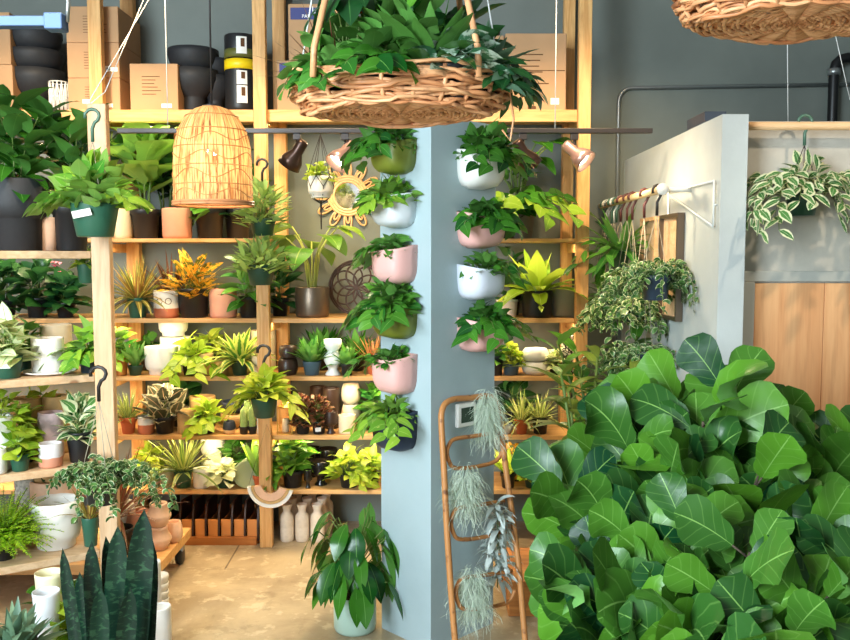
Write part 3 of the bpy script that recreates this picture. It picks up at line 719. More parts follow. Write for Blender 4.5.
# cartons to the right of the middle post
def text(s, size, mat, parent, loc, name='lettering'):
    cu = bpy.data.curves.new('tmp', 'FONT'); cu.body = s; cu.size = size; cu.extrude = .0004
    o = bpy.data.objects.new('tmp', cu); COL.objects.link(o); dg = bpy.context.evaluated_depsgraph_get()
    me = bpy.data.meshes.new_from_object(o.evaluated_get(dg)); bpy.data.objects.remove(o); bpy.data.curves.remove(cu)
    me.materials.clear(); me.materials.append(M[mat]); n = bpy.data.objects.new(name, me); COL.objects.link(n); n.parent = parent; n.location = loc; n.rotation_euler = (pi / 2, 0, 0); return n
t, w, h, f = cardbox('pale carton with blue label beside the middle post, lower one', 277, 330, 60, 108.5, zt, .34, group=GB, mark=False)
bx((-w * .9, f - .0006, h * .72), (w * .3, f, h * .95)).build('label', M['blue_label'], t, False); z = zt + h + .001
t, w, h, f = cardbox('pale carton with blue lettered label, resting on another carton', 289, 336, 6, 60, z, .34, group=GB, mark=False)
lb_ = bx((-w * .9, f - .0006, h * .72), (w * .95, f, h * .93)).build('label', M['blue_label'], t, False)
text('ULI', .05, 'white_label', lb_, (0, f - .001, h * .835)); text('PAP', .026, 'white_label', lb_, (-w * .42, f - .001, h * .75))
t, w, h, f = cardbox('large carton with handle slot and sticker beside the right post', 505, 566, 34, 108.5, zt, .36, group=GB, lab=[(.5, .08, .045, .034)], mark=6)
for s_, e_ in ((-.38, .0), (.38, .0)): pass
bx((-w * .25, f - .0004, h * .02), (w * .02, f + .0004, h * .06)).build('handle_slot', M['cardd'], t, False)
bx((-w * .95, f - .0006, h * .515), (w * .95, f, h * .525)).build('seam', M['cardd'], t, False)
t, w, h, f = cardbox('carton with dark open flap, half hidden behind the hanging basket', 440, 503.5, 36, 108.5, zt, .34, group=GB, mark=4)
bx((-w * .2, -.16, 0), (w * .9, .1, .004), Matrix.Translation((0, 0, h + .002)) @ Matrix.Rotation(-.1, 4, 'Y')).build('flap', M['darkbrown'], t, False)

# ================================================================== level one (y 240) of the back shelving
GN = 'plants in black nursery pots on the upper shelf'
BS('potted_fig_tree', 'black pot with big yellow-green fig leaves, right of the front post', 146, 1, 30, 29, 'nursery', 'black', [Sl(4, 100, 9, 44, 28, 'fid', 22, el=.6, wave=.12, droop=.7, cols=5)], 'pothos', back=.03)
BS('potted_fig_tree', 'dark leafy plant behind the tall yellow-green fig leaves', 166, 1, 26, 24, 'nursery', 'black', [Sl(4, 96, 9, 40, 20, 'ov', 22, el=.5, droop=.7)], 'dark', back=.2)
BS('terracotta_pot', 'empty smooth pink terracotta pot below the reed pendant lamp', 177.5, 1, 29, 30, 'cyl', 'pink', back=.0)
BS('potted_foliage_plant', 'black nursery pot with a drooping leaf under the lamp edge', 210, 1, 31, 30, 'nursery', 'black', [Bu(24, 62, 26, 34, 17, 'lan', droop=1.2)], 'mid', back=.02)
BS('potted_foliage_plant', 'dark pot and dark leaves between lamp and hanging cactus', 238, 1, 28, 30, 'nursery', 'black', [Bu(20, 70, 26, 36, 18, 'ov')], 'dark', back=.12)
BS('cream_pot', 'cream pot peeking out behind the tagged green hanging pot', 119, 1, 26, 32, 'cyl', 'cream', back=.02)
BS('potted_fig_tree', 'leafy dark plant behind the left post under the top board', 104, 1, 26, 26, 'nursery', 'black', [Sl(4, 90, 10, 34, 17, 'ov', 24, el=.4)], 'dark', back=.12)
# right bay
BS('potted_climber', 'dark climber with big heart leaves in ribbed grey pot', 517, 1, 36, 30, 'rib', 'greyrib', [Sk(11, 78, 32, 26, 'heart', 32, droop=1.0, fold=.1), Tr(4, 60, 7, 22, 17, az0=200, az1=350, drop=.4), Bu(26, 55, 20, 24, 17, 'heart')], 'glossy', back=.03)
BS('potted_climber', 'yellow-splashed vine spilling from the upper right bay', 505, 1, 24, 28, 'nursery', 'darkbrown', [Tr(5, 80, 8, 24, 17, az0=220, az1=380, drop=.7)], 'pothos', back=.0)

# ================================================================== level two (y 318)
BS('potted_dracaena', 'red and yellow striped spiky plant in green pot beside post', 138, 2, 21, 20, 'taper', 'greenpot', [Sp(80, 52, 5.2, 2, 95, .7, sh='grass')], 'dracred')
t = BS('ringed_pot', 'white pot with dipped terracotta foot and ring marks', 167, 2, 25, 27, 'cyl', 'dip2', back=.0)
r_ = 12.5 * (D + .08) / FPX
for a0 in (-.28, .42):
    MB().tube([(r_ * 1.003 * cos(-pi / 2 + a0 + .016 / r_ * cos(q)), r_ * 1.003 * sin(-pi / 2 + a0 + .016 / r_ * cos(q)), .092 + .016 * sin(q)) for q in [2 * pi * k / 20 for k in range(20)]], .002, 4, closed=True).build('ring_mark', M['cardd'], t)
BS('potted_croton', 'golden yellow and orange leafed plant in ribbed black pot', 194, 2, 33, 29, 'rib', 'black', [Bu(25, 32, 54, 28, 9, 'lan', droop=.5, up=.7)], 'croton', back=.0)
BS('terracotta_pot', 'pale pink terracotta pot right of the golden leafed plant', 223.5, 2, 27, 29, 'cyl', 'pink', back=.0)
BS('potted_dracaena', 'dark spiky plant at the back behind the white ringed pot', 172, 2, 24, 22, 'nursery', 'black', [Sp(40, 56, 4, 2, 70, .6)], 'burg', back=.2)
BS('potted_peperomia', 'broad green leaves in small black pot beside middle post', 249, 2, 21, 21, 'nursery', 'black', [Bu(24, 46, 44, 28, 11, 'lan', droop=.8)], 'mid', back=.0)
BS('potted_peperomia', 'dark leafed plant in shadow right behind the middle post', 280, 2, 18, 18, 'nursery', 'black', [Bu(18, 46, 34, 26, 10, 'lan')], 'dark', back=.12)
def lab_monstera():
    return BS('potted_monstera', 'young monstera with lime heart leaves in a bronze pot', 312.5, 2, 34, 30, 'cyl', 'bronze', [Sk(11, 68, 34, 27, 'heart', 30, droop=1.0, wave=.05, fold=.08)], 'pothos', back=.02, smat='pstem')
lab_monstera()
BS('potted_birdnest_fern', 'bright lime broad-leafed fern in black pot, upper right bay', 537, 2, 30, 27, 'cyl', 'black', [Sp(26, 56, 17, 8, 84, 1.0, sh='lan', fold=.2, wave=.12)], 'lime', back=.0)
BS('grey_pot', 'big pale grey pot right of the lime fern', 564, 2, 25, 29, 'cyl', 'grey', back=.06)
BS('ribbed_pot', 'white ribbed pot left of the lime fern', 507, 2, 22, 17, 'rib', 'white', back=.06)
BS('potted_climber', 'dark vine with small leaves behind the lime fern', 512, 2, 18, 20, 'nursery', 'black', [Bu(18, 52, 34, 18, 11, 'heart')], 'dark', back=.2)
# far left, seen under the angled shelf
for lb, px, w, hp, R_, H_, n, back in (('dark glossy plant under the upper left shelf, beside frame edge', 6, 22, 18, 26, 46, 40, .0), ('dark glossy plant in round black pot, second under the upper left shelf', 38, 23, 20, 24, 46, 40, .0), ('dark plant with pink flowers in black pot left of the post', 66, 19, 15, 17, 40, 34, .0)):
    t = BS('potted_foliage_plant', lb, px, 2, w, hp, 'nursery', 'black', [Bu(R_, H_, n, 27, 15, 'ov')], 'dark', back=back)
    if 'pink' in lb:
        mb = MB()
        for k in range(9): mb.leaf((rj(-.04, .04), -.05 + rj(-.03, .02), hp * .0054 + .19 + rj(-.03, .05)), (rj(-1, 1), -1, rj(-.2, .8)), (0, 0, 1), .035, .02, 'ov', .5)
        mb.build('flowers', M['pinkfl'], t)

# ================================================================== level three (y 377)
BS('potted_pothos', 'trailing heart-leaf plant in orange pot just right of post', 121.5, 3, 14, 19, 'taper', 'orange', [Bu(12, 34, 30, 16, 11, 'heart'), Tr(3, 34, 6, 13, 9, az0=180, az1=300)], 'pothos')
BS('potted_snake_plant', 'small plant with upright leaves in tiny green pot', 135.5, 3, 15, 10, 'taper', 'dgreenpot', [Sp(16, 34, 8, 4, 45, .2, sh='lan')], 'mid')
BS('potted_foliage_plant', 'low leafy plant behind the large white stepped pot', 149, 3, 18, 14, 'nursery', 'black', [Bu(16, 26, 36, 15, 9, 'ov')], 'glossy', back=.2)
BS('white_planter', 'large white stepped planter at the front of the shelf', 162, 3, 33, 28, 'stepped', 'white')
t_ = BS('white_planter', 'white planter standing behind, carrying another white planter', 176, 3, 30, 34, 'stepped', 'white', back=.16)
BS('white_planter', 'brightly lit white planter, raised on top of another one', 173.5, 3, 29, 24, 'stepped', 'white', back=.165, zoff=34.2 * (D + .24) / FPX + .004)
BS('potted_pothos', 'lime trailing plant in black pot right of white planters', 191, 3, 18, 14, 'nursery', 'black', [Bu(17, 28, 34, 18, 12, 'heart'), Tr(5, 38, 7, 16, 10, az0=190, az1=340)], 'lime')
BS('potted_pothos', 'yellow-green leafy plant at the back above the tan pots', 212, 3, 18, 14, 'nursery', 'black', [Bu(19, 30, 36, 17, 11, 'ov')], 'ylime', back=.2)
BS('tan_pot', 'tan wood-look pot, taller of the pair by the spider plant', 206.5, 3, 15, 22, 'cyl', 'tan')
BS('tan_pot', 'tan wood-look bowl, lower of the pair by the spider plant', 221, 3, 15, 15, 'cyl', 'tan', back=.02)
BS('potted_spider_plant', 'bushy yellow-striped plant in dark green pot left of middle post', 240, 3, 18, 15, 'taper', 'dgreenpot', [Sp(44, 44, 9, 3, 92, 1.0, sh='strap')], 'variy')
BS('cream_pot', 'narrow cream pot close to the middle post', 258, 3, 12, 20, 'cyl', 'cream')
BS('cream_pot', 'tall cream pot at the back beside the middle post', 264, 3, 24, 40, 'cyl', 'cream', back=.2)
BS('carved_pot', 'dark brown carved pot, lower one beside the middle post', 288, 3, 21, 17, 'carved', 'darkbrown')
BS('carved_pot', 'dark brown carved pot, resting on another carved pot', 288, 3, 19, 12, 'carved', 'darkbrown', zoff=17.2 * (D + .08) / FPX + .002)
GS = 'young snake plants on the third shelf'
BS('potted_snake_plant', 'dense green snake plants in a blue-grey pot beside white vase', 312, 3, 19, 14, 'taper', 'slate', [Sp(40, 32, 8, 2, 62, .3, sh='lan')], 'mid')
BS('potted_snake_plant', 'dark-leafed plant at the back behind white hourglass vase', 322, 3, 20, 16, 'nursery', 'black', [Sp(40, 36, 8, 2, 60, .3, sh='lan')], 'glossy', back=.2)
BS('hourglass_vase', 'white hourglass-shaped vase between two small green plants', 333, 3, 18, 36, 'hour', 'white', cat='vase')
BS('potted_agave', 'small agave rosette in black pot right of white vase', 347, 3, 13, 12, 'nursery', 'black', [Sp(26, 26, 8, 4, 75, .4, sh='lan')], 'mid')
BS('potted_agave', 'leafy rosette at the back between white vase and pink planter', 357, 3, 18, 16, 'nursery', 'black', [Sp(30, 34, 9, 4, 70, .4, sh='lan')], 'glossy', back=.18)
BS('potted_spike_plant', 'bronze grassy plant half hidden behind the wall planters', 373, 3, 13, 12, 'taper', 'terra', [Sp(34, 38, 2.4, 4, 60, .5)], 'bronze', back=.05)
# right bay
BS('potted_creeper', 'bright lime fine-leafed plant in navy pot', 511, 3, 18, 13, 'taper', 'slate', [Bu(13, 20, 110, 7, 6, 'round')], 'ylime')
BS('potted_foliage_plant', 'black pot with dark leaves at the pillar edge, third shelf', 496, 3, 16, 20, 'nursery', 'black', [Bu(10, 24, 24, 14, 9, 'heart')], 'mid')
BS('white_bowl', 'white speckled bowl, lower of two beside navy pot', 535.5, 3, 28, 13, 'round', 'white', cat='bowl')
BS('white_bowl', 'white speckled bowl, upper of two beside navy pot', 535.5, 3, 28, 13, 'round', 'white', cat='bowl', zoff=13 * (D + .08) / FPX + .002)
BS('potted_caladium', 'pale cream-and-green plant in black pot by patterned cups', 556, 3, 15, 11, 'nursery', 'black', [Bu(12, 16, 22, 14, 11, 'heart')], 'calad')
BS('patterned_cup', 'black and white patterned cup, lower of two', 568.5, 3, 14.5, 18, 'cyl', 'print', cat='cup', back=.03)
BS('patterned_cup', 'black and white patterned cup, upper of two', 568.5, 3, 14.5, 21, 'cyl', 'print', cat='cup', back=.03, zoff=18 * (D + .08) / FPX + .002)

# ================================================================== level four (y 436)
BS('potted_striped_plant', 'fountain of thin yellow-edged leaves in terracotta pot by post', 128.5, 4, 17, 17, 'rim', 'terra', [Sp(60, 40, 2.8, 2, 78, .8)], 'dracy')
BS('dipped_pot', 'small white-over-terracotta pot in front of dark rubber plant', 146.5, 4, 16.5, 18, 'cyl', 'dip2')
BS('potted_rubber_plant', 'dark striped leaves in black pot right of dipped pot', 165, 4, 21, 17, 'nursery', 'black', [Bu(23, 32, 26, 28, 15, 'ov', up=.6, droop=.4)], 'rubber')
BS('potted_rubber_plant', 'dark broad leaves at the back of the fourth shelf', 180, 4, 20, 17, 'nursery', 'black', [Bu(20, 34, 24, 26, 15, 'ov', up=.5)], 'dark', back=.2)
BS('birch_pot', 'tan bark-textured pot at the front, fourth shelf', 187.5, 4, 19.5, 24, 'cyl', 'tan')
BS('birch_pot', 'tan bark-textured pot standing behind its twin', 203, 4, 26, 31, 'cyl', 'tan', back=.17)
BS('potted_creeper', 'lime leafy plant in black pot, one yellow leaf hanging', 206, 4, 18, 15, 'nursery', 'black', [Bu(18, 24, 40, 15, 9, 'heart'), Tr(4, 28, 4, 13, 11, az0=230, az1=300)], 'lime')
BS('dipped_cup', 'small navy-over-wood cup beside the lime plant', 229.5, 4, 13, 13, 'round', 'dip3', cat='cup')
z = BS('navy_bowl', 'dark navy dish, lower of two behind the navy cup', 236, 4, 30, 14, 'bowl', 'tan', cat='bowl', back=.15)
BS('navy_bowl', 'dark navy dish, upper of two behind the navy cup', 236, 4, 28, 12, 'bowl', 'navyp', cat='bowl', back=.155, zoff=14 * (D + .25) / FPX + .002)
GC = 'small cacti on the fourth shelf'
def cactus(label, px, lv, w, hp, ph, back=0):
    seed(label); d = D + .012 + back; r = w / 2 * d / FPX; d += r; u = d / FPX; z = LZ[lv] + .0005
    t = T('potted_cactus', label, 'cactus', (Xp(px, PYof(z, d), d), d, z), 0, GC); add_pot(t, 'taper', r, ph * u, 'black')
    mb = MB(); R_ = r * .78; hh = hp * u; n = 14; rows = []
    for i in range(11):
        q = i / 10; rad = R_ * (1 if q < .7 else cos((q - .7) / .3 * pi / 2) * .98 + .02)
        rows.append([mb.add((rad * (1 - .14 * (k % 2)) * cos(2 * pi * k / (2 * n)), rad * (1 - .14 * (k % 2)) * sin(2 * pi * k / (2 * n)), ph * u * .8 + hh * q), (k % 2, q), .5) for k in range(2 * n)])
    for A, B in zip(rows, rows[1:]):
        for k in range(2 * n): mb.f.append((A[k], A[(k + 1) % (2 * n)], B[(k + 1) % (2 * n)], B[k]))
    mb.build('cactus_body', L['cactus'], t); return t
cactus('ribbed column cactus in little black pot, left one of the pair', 244, 4, 10, 22, 8)
cactus('ribbed column cactus in little black pot, right one of the pair', 252.5, 4, 9.5, 24, 8, .01)
cactus('pale column cactus standing behind the little pair', 248, 4, 9, 30, 10, .12)
BS('white_pot', 'narrow white pot just left of the middle post, fourth shelf', 262.5, 4, 11, 22, 'cyl', 'white')
# brass lantern
y = D + .06; u = y / FPX; z = LZ[4]
t = T('brass_lantern', 'brass framed glass lantern right of the middle post', 'lantern', (Xp(286, 436, y), y, z))
a, b = 7.2 * u, 33 * u
mb = MB()
for sx in (-1, 1):
    for sy in (-1, 1): mb.box((sx * a - .003, sy * a - .003, 0), (sx * a + .003, sy * a + .003, b * .82))
for zz in (0, b * .8): mb.box((-a - .003, -a - .003, zz), (a + .003, a + .003, zz + .006))
mb.lathe([(a * 1.2, b * .83), (a * .6, b * .92), (a * .3, b), (0, b)], 4); mb.build('frame', M['gold'], t, False)
MB().lathe([(.0, .008), (a * .5, .008), (a * .5, b * .45), (0, b * .46)], 16).build('candle', M['cream'], t)
BS('potted_foliage_plant', 'dark reddish small-leafed plant in black pot by brass lantern', 303, 4, 16, 13, 'nursery', 'black', [Bu(15, 28, 170, 8, 4.5, 'lan', up=.6)], 'burg')
t = BS('potted_foliage_plant', 'dark reddish small-leafed plant with a white pot label', 319, 4, 15, 13, 'nursery', 'black', [Bu(14, 28, 160, 8, 4.5, 'lan', up=.6)], 'burg')
r_ = 7.5 * (D + .05) / FPX
mb = MB(); rows = []
for q in range(5):
    an = -pi / 2 - .4 + q * .2; rows.append((mb.add((r_ * 1.0 * cos(an), r_ * 1.0 * sin(an), .018)), mb.add((r_ * 1.05 * cos(an), r_ * 1.05 * sin(an), .042))))
for A, B in zip(rows, rows[1:]): mb.f.append((A[0], B[0], B[1], A[1]))
mb.build('pot_label', M['white_label'], t)
BS('black_goblet', 'short dark goblet pot in front of the brown cylinder', 331, 4, 14, 23, 'goblet', 'darkbrown', cat='goblet')
BS('brown_pot', 'dark brown cylinder pot behind the short goblet', 331.5, 4, 17, 41, 'cyl', 'darkbrown', back=.15)
BS('brown_pot', 'dark brown cylinder pot at the back under third shelf', 318, 4, 16, 40, 'cyl', 'darkbrown', back=.22)
BS('cream_pot', 'blush cream pot at the front left of the navy wall planter', 347, 4, 17, 19, 'cyl', 'cream')
BS('cream_pot', 'cream round pot behind, carrying a second cream pot', 351, 4, 20, 24, 'round', 'cream', back=.15)
BS('cream_pot', 'cream round pot raised on top of another cream pot', 351, 4, 20, 20, 'round', 'cream', back=.15, zoff=24 * (D + .2) / FPX + .003)
BS('potted_foliage_plant', 'leafy plant at the back, half behind navy wall planter', 373, 4, 18, 16, 'nursery', 'black', [Bu(15, 34, 40, 17, 10, 'ov')], 'mid', back=.1)
# right bay
BS('potted_spider_plant', 'spider plant with white-striped leaves in terracotta pot', 521.5, 4, 15, 15, 'rim', 'terra', [Sp(54, 36, 2.6, 3, 88, .8)], 'dracy')
BS('grey_cup', 'small grey bowl at the pillar edge beside terracotta pot', 507, 4, 12, 9, 'bowl', 'grey', cat='cup')
BS('potted_foliage_plant', 'black pot with dark grassy leaves right of terracotta pot', 540, 4, 17, 17, 'nursery', 'black', [Sp(40, 34, 3, 5, 80, .8)], 'dracy')
BS('potted_foliage_plant', 'dark plant filling the back of the bay behind spider plant', 513, 4, 20, 16, 'nursery', 'black', [Bu(26, 36, 46, 20, 11, 'ov')], 'dark', back=.2)

# ================================================================== level five (y 490)
BS('potted_foliage_plant', 'pale yellow-green bunch behind the barrel cactus', 150, 5, 18, 16, 'nursery', 'black', [Bu(15, 26, 60, 14, 9, 'round')], 'ylime', back=.12)
def barrel():
    seed('barrel'); d = D + .06; u = d / FPX; z = LZ[5] + .0005
    t = T('barrel_cactus', 'round ribbed barrel cactus beside the grey-green pot', 'cactus', (Xp(155, 490, d), d, z), 0, GC); add_pot(t, 'taper', 6 * u, 7 * u, 'sagepot')
    mb = MB(); rows = []; n = 12
    for i in range(13):
        an = -1.2 + 2.75 * i / 12; rad = 6.6 * u * cos(an); rows.append([mb.add((max(.0005, rad) * (1 - .16 * (k % 2)) * cos(pi * k / n), max(.0005, rad) * (1 - .16 * (k % 2)) * sin(pi * k / n), 12 * u + 8 * u * sin(an)), (k % 2, i / 12), .3) for k in range(2 * n)])
    for A, B in zip(rows, rows[1:]):
        for k in range(2 * n): mb.f.append((A[k], A[(k + 1) % (2 * n)], B[(k + 1) % (2 * n)], B[k]))
    mb.build('cactus_body', L['cactus'], t)
barrel()
BS('sage_pot', 'grey-green pot left of the spiky yellow-striped plant', 167, 5, 15, 18, 'taper', 'sagepot')
BS('potted_dracaena', 'spiky yellow-striped plant in green pot on lowest board', 183.5, 5, 19, 18, 'taper', 'greenpot', [Sp(52, 58, 4.6, 2, 84, .6)], 'dracy', zmax=.4)
BS('white_canister', 'small white ribbed pot left of the cream-leafed plant', 201.5, 5, 16, 20, 'cyl', 'white')
BS('white_canister', 'white ribbed pot at the back, lower of a stacked pair', 213, 5, 22, 22, 'stepped', 'white', back=.15)
BS('white_canister', 'white ribbed pot at the back, upper of a stacked pair', 213, 5, 24, 22, 'stepped', 'white', back=.15, zoff=22 * (D + .22) / FPX + .003)
BS('potted_poinsettia', 'cream-bracted poinsettia in dark green pot', 224.5, 5, 18, 11, 'taper', 'dgreenpot', [Bu(18, 22, 34, 17, 11, 'ov', up=.3)], 'poins')
BS('potted_foliage_plant', 'fresh green leaves above and behind the cream poinsettia', 234, 5, 18, 14, 'nursery', 'black', [Bu(17, 34, 40, 17, 11, 'heart')], 'mid', back=.16)
# plates in a row
y0 = D + .03
for k in range(6):
    u = y0 / FPX; yy = y0 + .012 + k * .034; z = LZ[5] + .001; x = Xp(247, 490, yy) + k * .011
    t = tag(MB().lathe([(0, 0), (.064, 0), (.074, .004), (.076, .009), (.07, .009), (.06, .005), (0, .005)], 28).build('sage_plate', M['sageplate']), ['nearest of the six sage-green plates standing on edge', 'second plate from the front of the upright sage-green row', 'third plate from the front of the upright sage-green row', 'fourth plate from the front of the upright sage-green row', 'fifth plate from the front of the upright sage-green row', 'rearmost of the six sage-green plates standing on edge'][k], 'plate', 'sage plates standing in a row')
    t.location = (x, yy, z + .077); t.rotation_euler = (pi / 2 - .18, 0, .25)
BS('potted_foliage_plant', 'upright pale leaf plant in terracotta pot left of middle post', 259.5, 5, 13, 13, 'rim', 'terra', [Sp(10, 52, 12, 3, 26, .2, sh='ov')], 'pothos')
BS('potted_pothos', 'white-marbled heart-leaf plant right of the middle post', 293, 5, 22, 17, 'nursery', 'black', [Bu(20, 42, 50, 22, 15, 'heart', th=84), Tr(2, 30, 5, 18, 12, az0=190, az1=240)], 'pothos')
for lb, px, w, hp, bk in (('small black goblet on the lowest board beside marbled plant', 308, 9, 19, .0), ('wide gloss black goblet in the middle of the dark group', 321, 21, 25, .04), ('gloss black goblet at the back of the dark group', 328, 20, 30, .2), ('black goblet right at the back behind the wide one', 311, 20, 30, .22)):
    BS('black_goblet', lb, px, 5, w, hp, 'goblet', 'blackgloss', cat='goblet', back=bk)
BS('potted_creeper', 'bright yellow-lime leafy plant on the lowest board near pillar', 349, 5, 21, 14, 'nursery', 'black', [Bu(25, 30, 62, 15, 10, 'heart'), Tr(3, 30, 5, 13, 9, az0=290, az1=340)], 'ylime')
BS('potted_creeper', 'small pot of yellow-green leaves close to pillar, lowest board', 372, 5, 16, 13, 'nursery', 'dgreenpot', [Bu(15, 26, 40, 14, 9, 'heart')], 'lime', back=.03)
# right bay
BS('potted_bromeliad', 'yellow upright bromeliad leaves beside the moss ladder', 508, 5, 16, 15, 'nursery', 'black', [Sp(12, 42, 9, 4, 60, .3, sh='lan')], 'ylime')
BS('potted_poinsettia', 'lime poinsettia-like plant in dark green pot, right bay', 532, 5, 17, 13, 'taper', 'dgreenpot', [Bu(19, 26, 52, 14, 8, 'ov')], 'ylime')
BS('potted_foliage_plant', 'orange-tinged leaves behind the yellow bromeliad', 516, 5, 15, 13, 'nursery', 'black', [Bu(12, 28, 24, 14, 8, 'lan')], 'croton', back=.15)
BS('potted_spider_plant', 'white-tipped dark leaves at the end of lowest right board', 557, 5, 16, 14, 'nursery', 'black', [Sp(34, 34, 3, 4, 70, .7)], 'dracy', back=.05)

# ================================================================== on the floor under the shelves
y = D + .02; u = y / FPX
GR = 'upright dark trays in clay troughs under the shelves'
NAMES = ['nearest the peach vases', 'second from the peach vases', 'third from the peach vases', 'fourth from the peach vases', 'fifth from the peach vases', 'sixth from the peach vases', 'seventh from the peach vases', 'at the end by the middle post']
for k in range(8):
    px = 162 + k * 13; x = Xp(px, 535, y); t = T('clay_trough', 'orange clay trough with dark curved divider, ' + NAMES[k], 'planter', (x, y, 0), 0, GR)
    mb = MB(); w = 12.4 * u / 2
    mb.box((-w, .0, .0), (w, .3, .012)); mb.box((-w, 0, 0), (w, .014, .135)); mb.box((-w, .286, 0), (w, .3, .135)); mb.box((-w, .0, 0), (-w + .006, .3, .12)); mb.box((w - .006, .0, 0), (w, .3, .12))
    mb.build('trough', M['slato'], t, False, .002)
    m2 = MB(); pts = []
    for q in range(9):
        a = pi * q / 8 * .5; pts.append((.0 + .07 * (1 - cos(a)) * 1.0, .02 + .17 * sin(a)))
    n = len(pts); A = [m2.add((w - .01, -.012 + p[0], .01 + p[1] + .03)) for p in pts] + [m2.add((w - .01, .24, .21)), m2.add((w - .01, .24, .02)), m2.add((w - .01, -.012, .02))]
    B = [m2.add((w + .0, m2.v[i][1], m2.v[i][2])) for i in A]; m2.f.append(tuple(A)); m2.f.append(tuple(reversed(B)))
    for i in range(len(A)): j = (i + 1) % len(A); m2.f.append((A[j], A[i], B[i], B[j]))
    m2.build('divider', M['slatb'], t, False)
tag(bx((Xp(154, 543, D), D - .012, 0), (Xp(257, 543, D), D + .014, .045)).build('kick_board', M['crate'], None, False, .003), 'low brown kick board in front of the clay troughs', 'board')
GJ = 'white ginger jars on the floor'
row = ['left jar', 'middle jar', 'right jar']; dep = ['front row', 'second row', 'third row']
for j in range(3):
    for k in range(3):
        yy = D + .07 + j * .12; u = D / FPX
        t = T('ginger_jar', 'chalk white ginger jar, %s of the %s on the floor' % (row[k], dep[j]), 'jar', (Xp(287 + k * 15.2, 545, D + .06) + j * .012, yy, 0), 0, GJ)
        add_pot(t, 'jar', 7.3 * u, 39 * u, 'jar', False, 'jar_body')
# ================================================================== wall planters on the pillar
def pocket(w, h, dep):
    mb = MB(); na, nz = 20, 12; rows = []
    for j in range(nz + 1):
        q = j / nz; zz = q * h; rc = .5 * h; k = 1.0
        if zz < rc: k = 1 - (1 - (1 - (1 - zz / rc) ** 2.4) ** (1 / 2.4)) * .62
        k *= .93 + .07 * q; row = []
        for i in range(na + 1):
            a = pi * i / na; ca, sa = cos(a), sin(a)
            x = w / 2 * k * math.copysign(abs(ca) ** .55, ca); y = -dep * k * abs(sa) ** .6
            top = 1 - .13 * sa ** .8 if sa > 0 else 1
            row.append(mb.add((x, y, zz * (1 - (1 - top) * q)), (i / na, q)))
        rows.append(row)
    for A, B in zip(rows, rows[1:]):
        for i in range(na): mb.f.append((A[i + 1], A[i], B[i], B[i + 1]))
        mb.f.append((A[0], A[na], B[na], B[0]))
    mb.f.append(tuple(rows[0])); return mb
def wallpot(label, face, px, pyb, pyt, mat, gens, lm, wm=.185):
    P0, P1, N = (PC, PL, nl) if face == 'L' else (PC, PR, nr)
    lo, hi = 0.0, 1.0
    for _ in range(40):
        m = (lo + hi) / 2; q = P0 + (P1 - P0) * m; r = ray(px, (pyb + pyt) / 2); x = r.x * q.y / r.y
        if (q.x - x) * (1 if face == 'R' else -1) < 0: lo = m
        else: hi = m
    q = P0 + (P1 - P0) * lo; y = q.y; u = y / FPX; z = Zp(pyb, y - .06); h = Zp(pyt, y) - z
    seed(label)
    t = T('wall_planter', label, 'wall planter', (q.x + N.x * .0025, y + N.y * .0025, z), math.atan2(N.x, -N.y), 'wall planters on the pillar')
    pocket(wm, h, .115).build('planter_shell', M[mat], t, solid=.004)
    mb = MB(); na = 16; ids = [mb.add((wm * .455 * math.copysign(abs(cos(pi * i / na)) ** .55, cos(pi * i / na)), -.004 - .1 * abs(sin(pi * i / na)) ** .6, h * .78)) for i in range(na + 1)]
    mb.f.append(tuple(reversed(ids))); mb.build('soil', M['soil'], t, False)
    f, s = MB(), MB()
    for g, a in sc(gens, u): GEN[g](f, s, h * .78, wm * .42, **a)
    for m_ in (f, s): m_.v = [(x_, y_ - .055, z_) for x_, y_, z_ in m_.v]; m_.clamp(ymax=-.006)
    f.build('foliage', L[lm], t)
    if s.v: s.build('stems', M['stem'], t)
PB_ = lambda R_=30, H_=26, n=46, l=23, w=14, sh='heart', **k: Bu(R_ * .92, H_, int(n * 1.7), l * .8, w * .82, sh, **k)
wallpot('olive planter high on left pillar face, topmost, dark leaves', 'L', 401, 173, 141, 'olive', [PB_(32, 30, 50, 22, 13), Tr(7, 46, 6, 20, 13, az0=170, az1=300)], 'glossy')
wallpot('white planter on the left pillar face, second from top', 'L', 401, 227, 193, 'whitep', [PB_(33, 22, 54, 22, 12), Tr(9, 36, 6, 18, 11, az0=160, az1=330)], 'pothos')
wallpot('pink planter on the left pillar face, third from top', 'L', 402, 284, 245, 'pinkp', [PB_(24, 20, 36, 20, 12), Tr(5, 36, 5, 17, 11, az0=160, az1=260)], 'mid')
wallpot('olive planter low on left pillar face with lush foliage', 'L', 402, 339, 303, 'olive', [PB_(32, 32, 60, 26, 16, 'ov'), Tr(7, 46, 6, 22, 14, az0=160, az1=330)], 'mid')
wallpot('pink planter on the left pillar face, second from bottom', 'L', 402, 395, 352, 'pinkp', [PB_(27, 16, 44, 17, 9, 'ov'), Tr(6, 40, 6, 14, 8, az0=160, az1=260)], 'mid')
wallpot('navy planter on the left pillar face, lowest of all', 'L', 402, 452, 408, 'navyp', [PB_(30, 22, 44, 22, 11), Tr(8, 44, 6, 20, 11, az0=160, az1=340)], 'pothos')
wallpot('white planter on the right pillar face, topmost under basket', 'R', 474, 188, 151, 'white', [PB_(34, 34, 64, 22, 14), Tr(7, 44, 6, 19, 13, az0=200, az1=360)], 'glossy', .205)
wallpot('pink planter on the right pillar face, second from top', 'R', 474, 248, 212, 'pinkp', [PB_(32, 18, 40, 24, 17), Tr(7, 38, 5, 21, 16, az0=180, az1=350)], 'glossy', .205)
